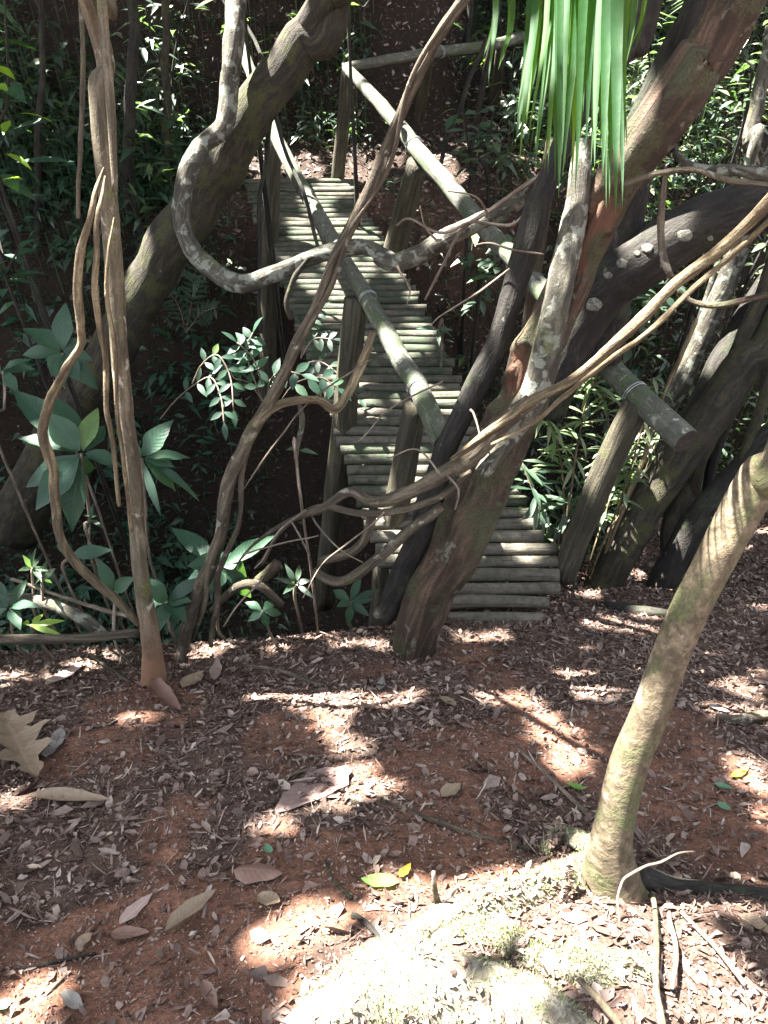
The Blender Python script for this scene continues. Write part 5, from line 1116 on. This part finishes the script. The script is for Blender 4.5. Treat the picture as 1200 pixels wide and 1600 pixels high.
# plants
for a in [(320, 560, 3.4, 22), (325, 600, 3.4, 22), (335, 640, 3.4, 16), (392, 525, 3.45, 18), (390, 590, 3.5, 16), (685, 515, 4.3, 18), (690, 480, 3.4, 10), (900, 600, 3.55, 30), (945, 590, 3.5, 26), (870, 650, 3.6, 26), (850, 620, 3.6, 24), (920, 650, 3.6, 22), (900, 730, 3.7, 20), (965, 800, 4.0, 22), (290, 760, 3.0, 16), (145, 812, 3.1, 14), (60, 890, 2.95, 22), (60, 905, 2.95, 18), (462, 910, 3.25, 20), (450, 950, 3.2, 16), (40, 965, 2.85, 20), (20, 60, 4.0, 26), (15, 130, 4.0, 24), (30, 200, 3.9, 22), (40, 250, 3.8, 18), (10, 410, 3.9, 18), (380, 40, 4.0, 24), (410, 30, 4.0, 18), (550, 30, 4.6, 26), (190, 110, 5.0, 16), (300, 110, 5.8, 24), (300, 160, 5.8, 22), (330, 50, 5.8, 26), (720, 190, 6.4, 22), (690, 160, 6.6, 16), (1010, 140, 5.6, 20)]: LIT.append(ud(*a))
for (px, py, d, r) in [(905, 30, 1.15, 30), (965, 200, 1.08, 20), (968, 305, 1.06, 16), (840, 110, 1.2, 18), (775, 110, 1.3, 14), (995, 40, 1.2, 18)]: LIT.append(ud(px, py, d, r))
rq = random.Random(9)
for k in range(22):
    yq = rq.uniform(295, 900); p_ = deck_pt(yq, -1).lerp(deck_pt(yq, 1), rq.uniform(.1, .95)); LIT.append((np.array(p_), rq.uniform(.018, .042)))
for k in range(10):
    yq = rq.uniform(310, 430); p_ = deck_pt(yq, -1).lerp(deck_pt(yq, 1), rq.uniform(.35, .95)); LIT.append((np.array(p_), rq.uniform(.03, .06)))
def stray(c, r):
    c = np.array(c)
    for k in np.arange(.1, 3.5, .05):
        q = c - SS * k
        if q[2] < float(H(q[:1], q[1:2])[0]):
            return q[1] < float(bank_edge(q[:1])[0]) and -1.3 < q[0] < 1.0 and q[1] > .7
    return False
nug = 25 + 42
LIT = [(c, r if i < nug or not stray(c, r) else min(r * .45, .022)) for i, (c, r) in enumerate(LIT)]
for a in FARLIT: LIT.append(ug(*a))
for k in range(80): LIT.append(ud(rq.uniform(1010, 1220), rq.uniform(-20, 560), rq.uniform(3.8, 6.5), rq.uniform(12, 34)))
for k in range(40): LIT.append(ud(rq.uniform(-20, 1000), rq.uniform(-20, 260), rq.uniform(5.6, 8.5), rq.uniform(8, 20)))
DARK = [ug(*a) for a in [(745, 1497, 16), (762, 1507, 16), (780, 1518, 16), (798, 1528, 17), (815, 1538, 17), (832, 1549, 17), (850, 1560, 17), (870, 1571, 18), (890, 1582, 18), (910, 1594, 18), (930, 1605, 12), (1000, 1390, 26), (1040, 1400, 24)]]
LC = np.array([c for c, r in LIT]); LRr = np.array([r * 1.05 + .010 for c, r in LIT])
LUV = np.stack([LC @ SU, LC @ SV], -1)

def crowns():
    r = np.random.RandomState(21)
    n = 640000
    X = r.uniform(-12.5, 8.5, n); Y = r.uniform(-.2, 17.5, n); Z = r.uniform(4.3, 7.2, n) + 0.15 * np.clip(Y - 6, 0, 12)
    # where the leaf's shadow line meets a height of about -0.6
    k = (Z + .6) / SUN.z; GX = X - SUN.x * k; GY = Y - SUN.y * k
    keep = np.ones(n, bool)
    keep &= ~((GX > 2.3) & (GY > 4.0) & (r.rand(n) < .55))
    keep &= ~((GY > 6.0) & (np.abs(GX) < 2.8) & (r.rand(n) < .66))
    keep &= (GY > -0.4) & (np.abs(GX) < 2.1 + .5 * np.clip(GY, 0, 2) + 1.3 * np.clip(GY - 1.2, 0, 20))
    L = r.uniform(.10, .22, n)
    C = np.stack([X, Y, Z], -1); UV = np.stack([C @ SU, C @ SV], -1)
    for c, rad in zip(LUV, LRr):
        d2 = (UV[:, 0] - c[0]) ** 2 + (UV[:, 1] - c[1]) ** 2
        keep &= ~(d2 < (rad + L * .38) ** 2)
    dark = np.zeros(n, bool)
    for c, rad in DARK:
        u0, v0 = c @ SU, c @ SV
        dark |= ((UV[:, 0] - u0) ** 2 + (UV[:, 1] - v0) ** 2) < (rad * .55) ** 2
    keep |= dark
    X, Y, Z, L, C = X[keep], Y[keep], Z[keep], L[keep], C[keep]; n = len(X)
    a = r.rand(n) * 2 * np.pi
    d = np.stack([np.cos(a), np.sin(a), r.uniform(-.5, .3, n)], -1); d /= np.linalg.norm(d, axis=1)[:, None]
    up = np.stack([r.randn(n) * .4 + SUN.x * .5, r.randn(n) * .4, np.ones(n)], -1)
    s = np.cross(d, up); s /= np.linalg.norm(s, axis=1)[:, None]
    V = np.stack([C - d * (L * .5)[:, None], C + s * (L * .26)[:, None], C + d * (L * .5)[:, None], C - s * (L * .26)[:, None]], 1)
    tops = np.array([(x, y) for _, x, y in tree_tops])
    own = np.argmin((X[:, None] - tops[None, :, 0]) ** 2 + (Y[:, None] - tops[None, :, 1]) ** 2, 1)
    for i, (t, tx, ty) in enumerate(tree_tops):
        v = V[own == i].reshape(-1, 3); m = len(v) // 4
        link('crown', v, np.arange(m * 4).reshape(-1, 4).tolist(), M['canopy'], t, smooth=False)
crowns()
